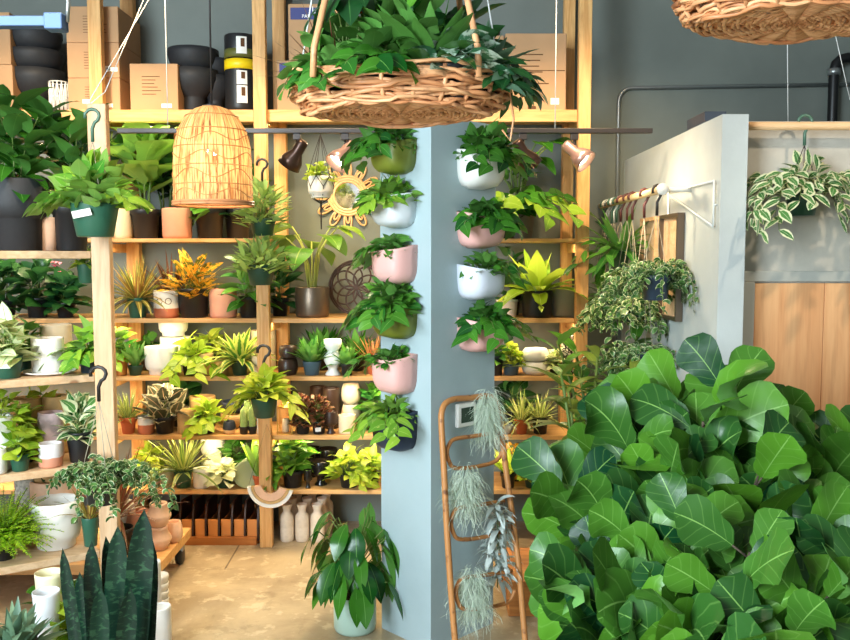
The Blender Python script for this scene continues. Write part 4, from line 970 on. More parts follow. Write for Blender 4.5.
wallpot('pale lavender planter on the right pillar face, third', 'R', 474, 300, 264, 'lav', [PB_(28, 18, 60, 22, 9, 'lan'), Tr(6, 40, 5, 17, 11, az0=260, az1=380)], 'mid', .205)
wallpot('pink planter on the right pillar face, lowest', 'R', 474, 352, 316, 'pinkp', [PB_(32, 20, 46, 24, 14, 'ov'), Tr(6, 40, 6, 20, 13, az0=180, az1=370)], 'glossy', .205)

# thermostat
q = PC + (PR - PC) * .47; q = q + nr * .001
r = ray(464, 414); best = min((i / 100 for i in range(100)), key=lambda m: abs((PC + (PR - PC) * m).x / (PC + (PR - PC) * m).y - r.x / r.y)); q = PC + (PR - PC) * best
t = T('thermostat', 'white thermostat with dark green screen on the right pillar face', 'thermostat', (q.x + nr.x * .001, q.y + nr.y * .001, Zp(414, q.y)), math.atan2(nr.x, -nr.y))
cs = bx((-.055, -.02, -.05), (.055, 0, .05)).build('casing', M['white'], t, False, .006)
bx((-.037, -.0215, -.031), (.037, -.0195, .031)).build('screen', M['screen'], cs, False)

# ================================================================== hanging pots
def hook_shape(t, z, mat='hook', s=.035):
    """S-shaped top hook and three thin hangers down to the rim"""
    pts = [(s * .55 * cos(a), 0, z + s * .5 * sin(a)) for a in [R(x) for x in (200, 160, 120, 90, 60, 30, 0, -40, -70)]] + [(0, 0, z - s * .9), (0, 0, z - s * 1.9)]
    MB().tube(pts, s * .13, 8).build('hook', M[mat], t); return z - s * 1.9
def hanging(name, label, px, pyb, d, w, hp, style, mat, gens, lm, hookpy=None, hpx=None, hmat='hook', cord='rope', group=None, hs=.035, cat='hanging plant', soil=True, clampy=None, zmax=None, hy=None, nlines=3, cx=None):
    u = d / FPX; p = W(px, pyb, d); r = w / 2 * u; h = hp * u; seed(label)
    t = T(name, label, cat, p, 0, group); add_pot(t, style, r, h, mat, soil)
    if hookpy is not None:
        zb = hook_shape(t, Zp(hookpy, d) - p.z, hmat, hs)
        mb = MB()
        for k in range(nlines):
            a = R(-90 + 35 + 360 / nlines * k); mb.tube([(0, 0, zb), (r * cos(a), r * sin(a), h)], .0016, 4)
        mb.build('hanger_wires', M[cord], t)
    cl = {}
    if clampy is not None: cl['ymax'] = clampy - d
    if zmax is not None: cl['zmax'] = zmax - p.z
    if cx is not None: cl['xmin'] = cx - p.x
    foliage(t, sc(gens, u), h * SOILZ.get(style, .85), r, lm, 'stem', cl or None); return t
t = hanging('hanging_pothos', 'pothos in ribbed green pot with white tag, hung on the front post', 95.5, 237, 3.22, 47, 33, 'taper', 'greenpot', [Bu(40, 50, 100, 23, 16, 'heart', th=86, droop=.4, stems=.9), Tr(4, 62, 7, 22, 16, az0=150, az1=215, drop=.7), Tr(3, 52, 6, 22, 16, az0=-40, az1=20, drop=.6)], 'pothos', 116, hmat='hookg', cord='ropel', hs=.05)
bx((-.035, -.0015, -.01), (.035, .0, .016), Matrix.Translation((-.012, -.0905, .082)) @ Matrix.Rotation(-.2, 4, 'Y') @ Matrix.Rotation(.2, 4, 'X')).build('tag', M['white_label'], t, False)
t = hanging('hanging_hoya', 'curly-leaved hoya in dark pot hanging low on the front post', 102, 503, 3.2, 37, 34, 'nursery', 'black', [('curly', dict(nv=44, Lv=50, nl=22, Ln=7.5, spread=.7, az0=-50, az1=235)), ('curly', dict(nv=7, Lv=96, nl=40, Ln=7.5, az0=270, az1=360, lo=.7)), ('curly', dict(nv=40, Lv=34, nl=18, Ln=7.5, spread=1.1))], 'hoya', 374, hs=.055, cord='ropel')
hanging('hanging_cactus', 'pale spiny hanging cactus, upper one beside the middle post', 263, 236, 4.42, 26, 17, 'taper', 'dgreenpot', [Bu(27, 42, 150, 17, 5, 'lan', up=.5, droop=.3)], 'rhip', 164, hs=.05, zmax=2.2)
hanging('hanging_cactus', 'pale spiny hanging cactus, lower one beside the middle post', 261, 285, 4.36, 29, 20, 'taper', 'dgreenpot', [Bu(31, 28, 170, 18, 5, 'lan', up=.4, droop=.3)], 'rhip')
hanging('hanging_pothos', 'pale lime pothos hanging low on the middle post', 264.5, 417, 4.35, 27, 20, 'taper', 'dgreenpot', [Bu(30, 32, 60, 23, 13, 'heart', th=82), Tr(3, 36, 5, 21, 13, az0=160, az1=200), Tr(3, 40, 5, 21, 13, az0=-20, az1=20)], 'ylime', 351, hs=.06)
hanging('hanging_foliage_plant', 'small leafy pot hanging behind the front post under the upper shelf', 86, 283, 3.6, 17, 20, 'taper', 'greenpot', [Bu(16, 18, 22, 16, 12, 'heart')], 'pothos')
# macrame
t = hanging('macrame_planter', 'white pot with lime leaves in dark macrame hanger', 321, 198, 4.40, 26, 21, 'stepped', 'white', [Bu(15, 18, 40, 12, 9, 'heart')], 'lime')
u = 4.40 / FPX; r = 13.6 * u; hh = 21 * u; mb = MB(); zt_ = Zp(134, 4.40) - t.location.z
for k in range(6):
    a = 2 * pi * k / 6 + .3; b = a + pi / 6
    P = lambda aa, rr, z_: (rr * cos(aa), rr * sin(aa), z_)
    mb.tube([(0, 0, zt_), P(a, r, hh), P(b, r, hh * .5), P(b, r * .6, -.004), (0, 0, -.03)], .0022, 4); mb.tube([P(a, r, hh), P(a - pi / 6, r, hh * .5)], .0022, 4)
mb.tube([(0, 0, -.025), (0, 0, -.16)], .006, 6, .003); mb.tube([(0, 0, zt_), (0, 0, Zp(131, 4.4) - t.location.z)], .003, 5); mb.build('macrame_cords', M['rope'], t)
# terracotta-and-cream rainbow on the middle post
t = T('rainbow_ornament', 'upside-down clay rainbow ornament hung on the middle post', 'ornament', W(271, 484, 4.53))
u = 4.53 / FPX
for k, (ri, ro, m_) in enumerate(((20, 24, 'white'), (17, 20, 'tan'), (9, 17, 'peach'))):
    mb = MB(); rows = []
    for i in range(25):
        a = pi + .18 + (pi - .36) * i / 24 - 0.1; rows.append([mb.add((rr * u * cos(a), yy, rr * u * sin(a))) for rr, yy in ((ri, 0), (ro - .3, 0), (ro - .3, -.025), (ri, -.025))])
    for A, B in zip(rows, rows[1:]):
        for q in range(4): mb.f.append((A[q], B[q], B[(q + 1) % 4], A[(q + 1) % 4]))
    mb.f += [tuple(rows[0]), tuple(reversed(rows[-1]))]; mb.build('band', M[m_], t, False, .002)
mb = MB(); mb.tube([(-22 * u, -.012, 0), (-3 * u, -.012, 62 * u), (20 * u, -.012, 2 * u)], .0014, 4); mb.build('cord', M['rope'], t)
# wall decor of the middle bay
yb = BACK - .002
t = T('sun_mirror', 'round mirror in a rattan sunburst frame on the back wall', 'mirror', W(348, 196, yb))
u = yb / FPX
mb = MB().lathe([(0, 0), (13 * u, 0), (13 * u, .012), (0, .012)], 32); mb.v = [(x, -z_, y_) for x, y_, z_ in mb.v]; mb.build('mirror_glass', M['mirror'], t, False)
mb = MB()
for rr in (14, 16.5, 19): mb.tube([(rr * u * cos(2 * pi * k / 40), -.014, rr * u * sin(2 * pi * k / 40)) for k in range(40)], 1.5 * u, 6, closed=True, rv=rnd.random())
mb.build('frame', M['sunrattan'], t)
mb = MB()
for k in range(12):
    a = 2 * pi * k / 12
    for s_ in (1, .55):
        mb.tube([((19 + 9 * s_ * sin(q) * 1.6) * u * cos(a + .16 * s_ * cos(q)), -.012, (19 + 9 * s_ * sin(q) * 1.6) * u * sin(a + .16 * s_ * cos(q))) for q in [pi * j / 10 for j in range(11)]], 1.0 * u, 5, rv=rnd.random())
mb.build('rays', M['sunrattan'], t)
t = T('rattan_trivet', 'round dark openwork rattan piece leaning behind the monstera', 'ornament', (Xp(356, 290, 4.85), 4.85, LZ[2] + .001)); t.rotation_euler = (-.12, 0, 0)
u = 4.85 / FPX; mb = MB(); rr0 = 27 * u
for rr in (1, .93): mb.tube([(rr * rr0 * cos(2 * pi * k / 48), 0, rr0 + .004 + rr * rr0 * sin(2 * pi * k / 48)) for k in range(48)], 1.2 * u, 5, closed=True, rv=rnd.random())
for k in range(9):
    a = 2 * pi * k / 9
    mb.tube([(.46 * rr0 * (cos(a) + cos(2 * pi * q / 24)), .003, rr0 + .004 + .46 * rr0 * (sin(a) + sin(2 * pi * q / 24))) for q in range(24)], .9 * u, 5, closed=True, rv=rnd.random())
mb.build('cane_rings', M['darkcane'], t)

# ================================================================== reed pendant lamp
d = 3.3; u = d / FPX; p = W(213.5, 206, d)
t = T('pendant_lamp', 'bell-shaped reed pendant lamp hanging in front of the shelves', 'lamp', p)
prf = [(38.5, 0), (38.5, 4), (38, 40), (37, 58), (33, 74), (26, 86), (17, 94), (9, 97)]
shd = MB().lathe([(a * u, b * u) for a, b in prf], 64, close=False).build('shade', M['fibre'], t)
mb = MB()
for b, a in ((1, 38.9), (3.5, 38.9)): mb.tube([(a * u * cos(2 * pi * k / 48), a * u * sin(2 * pi * k / 48), b * u) for k in range(48)], 1.5 * u, 5, closed=True, rv=.8)
mb.build('rim', M['wicker'], shd)
seed('threads'); mb = MB()
for b, a, w_ in ((20, 38.6, 0), (38, 38.4, 0), (56, 37.4, 0), (73, 33.6, 0), (87, 25.6, 0), (12, 38.6, 3.5), (30, 38.6, 4.5), (47, 38, 4), (65, 36, 3.5)):
    mb.tube([(a * u * cos(2 * pi * k / 64), a * u * sin(2 * pi * k / 64), (b + w_ * sin(k * 2 * pi * 5 / 64 + b)) * u) for k in range(64)], .45 * u, 4, closed=True, rv=rj(0, 1))
mb.build('threads', M['cane'], shd)
mb = MB(); mb.lathe([(2.4 * u, 58 * u), (2.6 * u, 94 * u), (9 * u, 96 * u), (9 * u, 98 * u)], 16); sk = mb.build('socket', M['track'], t)
MB().lathe([(0, 0), (6 * u, .6 * u), (9 * u, 3 * u), (7.5 * u, 6 * u), (2.4 * u, 9 * u)], 20, (0, 0, 50 * u)).build('bulb', M['bulb'], sk)
MB().tube([(0, 0, 96 * u), (0, 0, 3.4 - p.z)], .004, 6).build('cord', M['track'], t)
PENDANT = p

# ================================================================== track with spot heads
dT = 4.05; zT = Zp(131, dT)
t = T('lighting_track', 'thin dark lighting track across the front of the shelves', 'track')
xa, xb = Xp(118, 131, dT), Xp(652, 131, dT)
bx((xa, dT - .016, zT - .011), (xb, dT + .016, zT + .011)).build('rail', M['track'], t, False, .002)
for px in (168, 555): x = Xp(px, 131, dT); MB().tube([(x, dT, zT + .011), (x, dT, 3.4)], .0022, 5).build('suspension_wire', M['wire'], t)
HEADS = []
def head(label, px, mt, aim, lit, L_=.13):
    x = Xp(px, 131, dT); tt = T('spotlight', label, 'spotlight', (x, dT, zT - .012), 0, 'spotlights on the lighting track')
    bx((-.018, -.012, -.03), (.018, .012, 0)).build('adapter', M['track'], tt, False, .002)
    MB().tube([(0, 0, -.028), (0, 0, -.07)], .006, 8).build('arm', M['track'], tt)
    q = V(aim).normalized().to_track_quat('Z', 'Y').to_matrix().to_4x4(); Mx = Matrix.Translation((0, 0, -.085)) @ q
    mb = MB().lathe([(.0, -.06), (.024, -.06), (.027, -.05), (.027, .0), (.05, .04), (.058, L_ - .05), (.055, L_ - .05), (.046, .04), (0, .03)], 24); mb.v = [tuple(Mx @ V(v)) for v in mb.v]; lh = mb.build('lamp_head', M[mt], tt)
    if lit:
        mb = MB().lathe([(0, .062), (.03, .06), (.048, .05)], 20, close=False); mb.v = [tuple(Mx @ V(v)) for v in mb.v]; mb.build('bulb', M['bulb'], lh)
    c_ = Mx @ V((0, 0, L_ - .03)); HEADS.append((V((x, dT, zT - .012)) + c_, V(aim)))
head('dark bronze spotlight left of the macrame planter', 297, 'lampdark', (-.62, .3, -.9), False)
head('lit spotlight in front of the sun mirror', 345, 'lampcopper', (-.5, -.42, -.75), True)
head('dark spotlight hidden among vines beside the pillar', 523, 'lampdark', (.55, .25, -.8), False)
head('lit rose-metal spotlight at the right end of the track', 574.5, 'lampcopper', (.62, -.36, -.62), True)

# wires and top-left fixture
t = tag(MB().tube([W(152, -6, 4.0), W(87, 105, 3.36)], .002, 5).build('hanging_wire', M['wire']), 'left one of two thin white wires running down to the front post', 'wire', 'thin white wires to the front post')
t = tag(MB().tube([W(146, -6, 4.0), W(105, 92, 3.37), W(90, 104, 3.36)], .002, 5).build('hanging_wire', M['wire']), 'right one of two thin white wires running down to the front post', 'wire', 'thin white wires to the front post')
t = T('linear_light', 'blue aluminium linear lamp at the upper left corner', 'lamp', W(20, 22, 2.4))
bx((-.3, -.02, -.015), (.08, .02, .012)).build('housing', M['alu'], t, False, .002); bx((.075, -.024, -.024), (.125, .024, .02)).build('end_cap', M['alu'], t, False, .003)
MB().tube([(.13, 0, 0), (.135, 0, .05), (.12, 0, .3), (.12, 0, 1.0)], .006, 8).build('suspension', M['steel'], t)
# ================================================================== angled shelving, top board (y 252)
IS('two_tier_planter', 'large matte black two-tier planter with big dark leaves, upper left', 18, 1, 62, 70, 'twotier', 'blackmatte', [Sl(6, 76, 8, 52, 22, 'ov', 40, el=.5, droop=1.0, wave=.1), Bu(30, 40, 24, 44, 22, 'ov', droop=1.1)], 'glossy', t=.02)
IS('potted_fig_tree', 'tall dark leafy plant in shiny black pot behind tagged hanging pot', 72, 1, 37, 46, 'nursery', 'black', [Sl(6, 100, 9, 34, 17, 'ov', 34, el=.6, wave=.1)], 'glossy', t=.05)
IS('peach_pot', 'pale peach pot half hidden between the black pots on the upper left shelf', 47, 1, 24, 33, 'taper', 'peach', t=.1)
# second visible board (y 376)
t = IS('potted_peperomia', 'green pot with white tag and cream-and-green broad leaves', 8, 3, 30, 23, 'taper', 'greenpot', [Bu(25, 44, 44, 30, 19, 'heart', droop=.6, up=.3)], 'calad', t=.01)
r_ = 15 * t.location.y / FPX
bx((-.028, -.0015, -.011), (.028, 0, .011), Matrix.Translation((.012, -r_ * .99, .055)) @ Matrix.Rotation(-.16, 4, 'X')).build('tag', M['white_label'], t, False)
IS('potted_peperomia', 'small dark green pot tucked behind the tagged green pot', 26, 3, 18, 26, 'taper', 'dgreenpot', [Bu(16, 30, 24, 22, 14, 'heart')], 'mid', t=.2)
z = IS('white_saucer', 'wide white saucer under the tall white cup pot', 50, 3, 52, 3.2, 'bowl', 'white', cat='saucer', t=.01)
IS('white_cup_pot', 'tall white glazed pot standing on a saucer', 48.5, 3, 31, 35, 'cyl', 'white', t=.06, zoff=.004)
IS('cream_pot', 'cream pot partly hidden behind the tall white glazed pot', 57, 3, 30, 44, 'cyl', 'cream', t=.22)
IS('potted_pothos', 'trailing plant in black pot hard against the front post', 88, 3, 17, 21, 'taper', 'navy', [Bu(20, 34, 30, 24, 14, 'heart'), Tr(6, 40, 6, 20, 12, az0=120, az1=330)], 'pothos', t=.02)
# third (y 466)
IS('white_tall_pot', 'tall cream-white pot at the left frame edge with lime leaves above', 1, 4, 26, 54, 'cyl', 'white', [Bu(34, 30, 70, 16, 10, 'ov')], 'lime', t=.06)
IS('white_cup_pot', 'small white cup pot in front of the tall white one', -3, 4, 20, 26, 'cyl', 'white', t=.0)
IS('potted_creeper', 'little lime plant in small green pot beside dipped pots', 20.5, 4, 20, 17, 'taper', 'greenpot', [Bu(16, 36, 36, 16, 11, 'round')], 'lime', t=.0)
IS('potted_creeper', 'lime-green leafy plant in dark pot behind the small green pot', 26, 4, 18, 20, 'nursery', 'black', [Bu(18, 44, 54, 20, 12, 'heart', up=.4)], 'lime', t=.14)
IS('dipped_pot', 'white and terracotta dipped pot at the front of the middle shelf', 51, 4, 23, 24, 'cyl', 'dip', t=.0)
t = IS('dipped_pot', 'lilac and terracotta dipped pot standing a little further back', 52, 4, 24, 48, 'cyl', 'dip4', t=.13)
IS('tan_pot', 'pale tan pot at the back behind the dipped pots', 58, 4, 26, 58, 'cyl', 'tan', t=.24)
IS('tan_pot', 'tan ribbed bowl at the back left behind lime leaves', 28, 4, 30, 58, 'cyl', 'tan', t=.26)
IS('potted_foliage_plant', 'upright green plant in black pot on the middle shelf by the post', 80, 4, 25, 31, 'taper', 'black', [Bu(18, 46, 54, 25, 12, 'ov', up=.7)], 'variw', t=.02)
IS('potted_foliage_plant', 'lime leaves filling the space behind dipped pots', 44, 4, 20, 26, 'nursery', 'black', [Bu(30, 50, 50, 26, 12, 'lan')], 'lime', t=.3)
# lowest (y 552)
IS('white_planter', 'large white stepped planter on the low shelf, nearest of three', 57, 5, 49, 48, 'stepped', 'white', t=.05)
IS('cream_planter', 'large cream planter behind the big white one', 56, 5, 48, 56, 'stepped', 'peach', t=.24)
IS('cream_planter', 'tan planter rim showing behind the cream planter', 53, 5, 46, 68, 'stepped', 'tan', t=.3)
IS('potted_fern', 'feathery bright lime fern at the left on the low shelf', 4, 5, 26, 20, 'nursery', 'black', [('fern', dict(n=150, Lf=56, Ln=6.5)), ('fern', dict(n=120, Lf=38, Ln=6.5))], 'fern', t=.05)
IS('potted_foliage_plant', 'thin-leafed plant in tall green pot beside the post, low shelf', 91, 5, 17, 30, 'taper', 'greenpot', [Sp(26, 44, 4, 2, 60, .6)], 'dracred', t=.04)
IS('speckled_pot', 'speckled grey pot behind the lime fern', 27, 5, 20, 66, 'cyl', 'speck', t=.32)
IS('potted_foliage_plant', 'dark small plant behind the stacked cream planters', 46, 5, 17, 60, 'cyl', 'sagepot', [Bu(16, 24, 24, 20, 10, 'ov')], 'dark', t=.34)

# ================================================================== on the floor at lower left
def FL(name, label, px, d, zpx_top, w, style, mat, gens=None, lm=None, z0=0, cat=None, h=None, soil=True, group=None):
    u = d / FPX; p = W(px, zpx_top, d)
    return potted(name, label, cat or ('potted plant' if gens else 'pot'), (p.x, d, z0), w / 2 * u, (p.z - z0) if h is None else h, style, mat, gens, lm, u, None, group, 'stem', soil and bool(gens))
# stack of pale cups at the front on a plinth
u = 2.95 / FPX
t = tag(bx((-.16, -.13, 0), (.16, .15, .16)).build('wooden_plinth', M['crate'], None, False, .004), 'low wooden plinth under the pale stacked cups', 'plinth')
pz = Zp(652, 2.9); p = W(45, 640, 2.9); t.location = (p.x, 2.98, 0)
for lb, px, d, za, pt, w, mt in (('white cup pot, lowest of the pale stack near the snake plant', 44, 2.93, .1605, 623, 30, 'white'), ('grey-white cup pot resting inside another, near the snake plant', 46, 2.93, .235, 591, 27, 'whitep'), ('pale yellow cup pot standing behind the white cup stack', 49, 3.07, .1605, 572, 28, 'paleyellow')):
    tt = T('cup_pot', lb, 'pot', (Xp(px, pt, d), d, za), 0, 'pale cup pots near the snake plant')
    add_pot(tt, 'taper', w / 2 * d / FPX, Zp(pt, d) - za, mt, False)
seed('succ')
FL('potted_staghorn', 'grey-green stiff-leafed plant at the lower left corner', 14, 2.62, 640, 44, 'nursery', 'black', [Sp(46, 62, 11, 3, 85, .5, sh='lan'), Bu(26, 40, 40, 34, 10, 'lan')], 'greyg')
FL('potted_creeper', 'lime leafy plant low between pale cups and snake plant', 74, 3.0, 634, 40, 'nursery', 'black', [Bu(26, 56, 70, 27, 15, 'ov')], 'lime')
FL('potted_creeper', 'dark leafy plant low in shade behind the pale cups', 62, 3.22, 610, 36, 'nursery', 'black', [Bu(34, 40, 50, 26, 15, 'ov')], 'glossy')
# snake plant in the foreground
seed('snake'); d = 2.3; p = W(112, 640, d)
t = T('snake_plant', 'tall dark banded snake plant in the foreground', 'potted plant', (p.x, d, 0)); add_pot(t, 'cyl', .14, .30, 'blackmatte')
f = MB()
for (px, py, bxo, byo, wd, tw) in ((63, 552, -.05, -.04, .04, .3), (92, 545, -.04, .02, .062, -.3), (106, 540, -.0, .07, .05, .5), (118, 530, .01, -.01, .068, .3), (131, 558, .03, .06, .05, -.4), (144, 514, .05, -.03, .078, .2), (153, 545, .08, .02, .045, .4), (100, 590, -.02, -.07, .055, .2), (80, 575, -.07, .05, .05, -.2), (130, 590, .03, -.08, .056, .3), (114, 560, .0, .0, .06, .2), (142, 572, .06, .05, .06, -.3)):
    e = W(px, py, d + byo) - V((p.x, d, 0)); b = V((bxo, byo, .26)); dv = e - b
    f.leaf(b, dv, V((rj(-.3, .3), -1, .1)), dv.length * 1.02, wd * .92, 'snake', -.01, .3, 14, .0, 5, twist=tw)
f.build('leaves', L['snake'], t)
# slim pots on the floor right of it
def slim(label, px, pt, d, w, mat, h=None, z0=0): 
    p = W(px, pt, d); tt = T('cylinder_pot', label, 'pot', (p.x, d, z0), 0, 'pale floor pots beside the snake plant'); add_pot(tt, 'cyl', w / 2 * d / FPX, p.z - z0, mat, False)
slim('tall slim white cylinder pot right behind the snake plant', 152, 561, 3.55, 17, 'whitep')
slim('white cylinder pot on the floor, front of the slim pair', 160, 606, 3.3, 22, 'white')
d = 3.75; zb = 0.0
for k in range(4):
    u = d / FPX; tt = tag(MB().lathe(pot_profile('bowl', 9 * u, .05), 24).build('white_dish', M['white']), ('lowest of four white dishes stacked on the floor', 'second of four white dishes stacked on the floor', 'third of four white dishes stacked on the floor', 'topmost of four white dishes stacked on the floor')[k], 'dish', 'white dishes stacked on the floor')
    tt.location = (Xp(159.5, 580, d), d, .0 + k * .036)
# low platform on castors with peach vases
t = T('rolling_platform', 'low pine platform on dark castors carrying peach vases', 'platform')
ZP = .17
bx((-2.3, 3.84, ZP - .05), (Xp(187, 536, 4.3), 4.38, ZP)).build('deck', M['pinex'], t, False, .004)
for x, y in ((-1.27, 4.3), (-1.27, 3.9), (-2.2, 4.3)):
    cw = MB().lathe([(0, -.015), (.04, -.015), (.045, 0), (.04, .015), (0, .015)], 18)
    cw.v = [(z_, y_, x_) for x_, y_, z_ in cw.v]
    o = cw.build('castor', M['black'], t, loc=(x, y, .0455)); bx((-.02, -.02, .03), (.02, .02, .0745)).build('bracket', M['steel'], o, False)
def PV(name, label, px, d, w, hp, style, mat, z0=ZP + .0005):
    u = d / FPX; tt = T(name, label, 'vase', (Xp(px, PYof(z0, d), d), d, z0), 0, 'peach vases on the low platform'); add_pot(tt, style, w / 2 * u, hp * u, mat, False, 'vase_body'); return z0 + hp * u
z = PV('geometric_vase', 'peach geometric vase, lower one of a stacked pair', 159, 4.05, 26, 24, 'geo', 'peach')
PV('geometric_vase', 'peach geometric vase, balanced on top of another', 159, 4.05, 25, 24, 'geo', 'peach', z + .001)
PV('banded_vase', 'round peach vase right of the stacked geometric pair', 174, 4.16, 18, 21, 'round', 'peach')
PV('banded_vase', 'peach vase between the stacked pair and the front post', 140, 4.1, 28, 36, 'round', 'pink')
PV('banded_vase', 'wide pale vase mostly hidden by the front post', 122, 4.12, 30, 44, 'round', 'white')
potted('potted_dracaena', 'burgundy spiky plant behind the front post on the platform', 'potted plant', (Xp(118, 520, 3.98), 3.98, ZP), .07, .13, 'nursery', 'black', [Sp(34, 88, 4.6, 8, 84, .35, trunk=26)], 'burg', 4.0 / FPX)
# ================================================================== wicker baskets
def squash(mb, k): mb.v = [(x, y * k, z) for x, y, z in mb.v]; return mb
def basket(label, px, py, d, Rb, hgt, cat='basket', ov=.66):
    seed(label); p = W(px, py, d); t = T('wicker_basket', label, 'basket', p)
    mb = MB(); ns = 22; nr_ = 11
    for j in range(nr_):                         # walls: several woven strands, each starting somewhere else
        q = j / (nr_ - 1); rad = Rb * (.86 + .14 * sin(q * pi * .62)); z = hgt * q
        for rep in range(2):
            pts = []; ph = (j + rep) % 2 * pi; jit = [rj(-.006, .006) for _ in range(12)]
            for k in range(ns * 4):
                a = 2 * pi * k / (ns * 4); w = sin(a * ns / 2 + ph) * .011
                zz = z + jit[int(k / (ns * 4) * 12) % 12] + rep * .006 + .012 * sin(a * 3 + j * 1.7)
                pts.append(((rad + w) * cos(a), (rad + w) * sin(a), zz))
            mb.tube(pts, rj(.0042, .0066), 6, closed=True, rv=rj(0, 1))
    squash(mb, ov).build('woven_side', M['wicker'], t)
    for k in range(ns):
        mb = MB(); a = 2 * pi * k / ns; mb.tube([(Rb * (.86 + .14 * sin(q * pi * .62)) * cos(a), Rb * (.86 + .14 * sin(q * pi * .62)) * sin(a), hgt * q) for q in (0, .3, .6, 1.08)], .006, 6, rv=rj(0, 1))
        squash(mb, ov).build('stake', M['wicker'], t)
    mb = MB(); nb = 15
    for j in range(nb):
        rad = Rb * .87 * (j + 1) / nb; m = max(16, 4 * ns)
        for rep in range(2):
            mb.tube([((rad + .004 * sin(a * 11 + rep * pi)) * cos(a), (rad + .004 * sin(a * 11)) * sin(a), .004 + .007 * sin(a * 11 + (j + rep) % 2 * pi)) for a in [2 * pi * k / m for k in range(m)]], .0054, 5, closed=True, rv=rj(0, 1))
    for k in range(11):
        a = pi * k / 11; mb.tube([(-Rb * .87 * cos(a), -Rb * .87 * sin(a), .004), (Rb * .87 * cos(a), Rb * .87 * sin(a), .004)], .005, 6, rv=rj(0, 1))
    squash(mb, ov).build('woven_base', M['wicker'], t)
    return t, p
t, p = basket('wide flat wicker basket full of plants hanging before the pillar', 400, 112.5, 2.3, .285, .085)
for xa in (-.21, .2):
    MB().tube([(xa, -.16, .06), (xa * .98, -.165, .13), (xa * .85, -.14, .26), (xa * .75, 0, .36), (xa * .85, .14, .26), (xa, .17, .06)], .0085, 7, rv=.4).build('handle', M['wicker'], t)
MB().tube([(.285, -.03, .07), (.3, -.03, -.02), (.29, -.04, -.08), (.27, -.03, -.05)], .003, 5).build('loose_cane', M['wicker'], t)
for (x, y) in ((-.27, 0), (.27, 0), (0, .17)): MB().tube([(x, y, .07), (x * .1, y * .1, 1.5)], .0022, 5).build('hanging_wire', M['wire'], t)
ub = 2.2 / FPX
def BK(name, label, x, y, gens, lm, r=.065, extra=None):
    seed(label); tt = T(name, label, 'potted plant', (p.x + x, p.y + y, p.z + .014), 0, 'plants in the hanging basket'); add_pot(tt, 'nursery', r, .085, 'black')
    foliage(tt, sc(gens, ub), .074, r, lm); return tt
tt = BK('anthurium', 'dark heart-leaved plant with red flower at the basket left', -.14, -.03, [Sk(12, 92, 42, 31, 'heart', 30, droop=1.3, el=-.7, fold=.06)], 'dark')
fs_ = MB().tube([(0, 0, .07), (.03, -.02, .16), (.045, -.04, .225)], .0025, 5).build('flower_stalk', M['stem'], tt)
mb = MB(); mb.leaf((.045, -.04, .225), (.1, -.5, .9), (0, -.5, 1), .05, .045, 'heart', .4); mb.build('red_flower', M['red'], fs_)
BK('philodendron', 'glossy heart leaves hanging over the basket front', -.05, -.115, [Tr(6, 50, 4, 28, 20, az0=200, az1=340, drop=.9), Bu(40, 44, 36, 28, 20, 'heart', th=80)], 'glossy', .055)
BK('philodendron', 'soft green heart leaves spilling at far basket left', -.2, -.05, [Tr(6, 44, 5, 26, 19, az0=180, az1=290, drop=1.2), Bu(30, 38, 26, 27, 19, 'heart', th=80)], 'mid', .045)
BK('dracaena', 'thin dark spiky leaves at the back left of the basket', -.17, .07, [Sp(34, 96, 3.4, 10, 80, .15)], 'burg')
BK('dieffenbachia', 'broad upright green leaves in the middle of the basket', .0, .0, [Bu(56, 96, 64, 54, 22, 'ov', up=.8, droop=.8)], 'mid')
BK('peace_lily', 'long fresh green leaves right of the basket middle', .08, -.05, [Sp(34, 100, 22, 6, 74, .8, sh='lan', fold=.15)], 'glossy')
BK('aglaonema', 'silver-patterned leaves at the front right of the basket', .14, -.095, [Bu(42, 40, 40, 44, 22, 'ov', droop=1.0)], 'splash', .055)
BK('tradescantia', 'pointed pale-edged leaves fanning out at basket right', .215, -.01, [Sp(34, 62, 16, 15, 90, .5, sh='lan'), Tr(4, 60, 5, 26, 11, az0=280, az1=400)], 'greyg', .05)
BK('ficus', 'dark leafy mass at the back of the basket', .1, .09, [Bu(84, 96, 100, 42, 22, 'ov')], 'dark')
BK('peperomia', 'dense green leaves at the back left of the basket rim', -.07, .09, [Bu(80, 86, 90, 40, 22, 'ov')], 'glossy')
BK('fern_plant', 'hanging narrow leaves over the right basket edge', +.23, .0, [Tr(11, 60, 9, 28, 10, 'lan', az0=270, az1=430, drop=1.0)], 'dark', .035)
b2, p2 = basket('second wicker basket at the upper right corner, seen from below', 795, 22, 2.1, .285, .10)
for (x, y) in ((-.27, 0), (.27, 0), (0, -.18)): MB().tube([(x, y, .08), (x * .1, y * .1, 1.4)], .0022, 5).build('hanging_wire', M['wire'], b2)

# ================================================================== right-hand wall: pipes, rod, hooks
def pipe(name, label, pts, r, mat, cat='pipe'):
    t = tag(MB().tube(pts, r, 10).build(name, M[mat]), label, cat); return t
yb = BACK - .015
def bend(P, Q, Rr=.09):
    return P
a = W(617, 200, yb); b = W(617, 102, yb); c_ = W(631, 88, yb); e = W(870, 84, yb)
pts = [V((a.x, yb, .9)), V((a.x, yb, b.z))] + [V((a.x + (c_.x - a.x) * (1 - cos(q)), yb, b.z + (c_.z - b.z) * sin(q))) for q in (R(20), R(45), R(70))] + [c_, e]
pipe('metal_conduit', 'thin grey conduit bending across the dark back wall', pts, .011, 'steel')
a = W(828, 125, yb); pts = [V((a.x, yb - .05, .5)), V((a.x, yb - .05, Zp(72, yb)))] + [V((a.x + .07 * (1 - cos(q)), yb - .05, Zp(72, yb) + .07 * sin(q))) for q in (R(30), R(60), R(90))] + [V((a.x + 1.0, yb - .05, Zp(72, yb) + .07))]
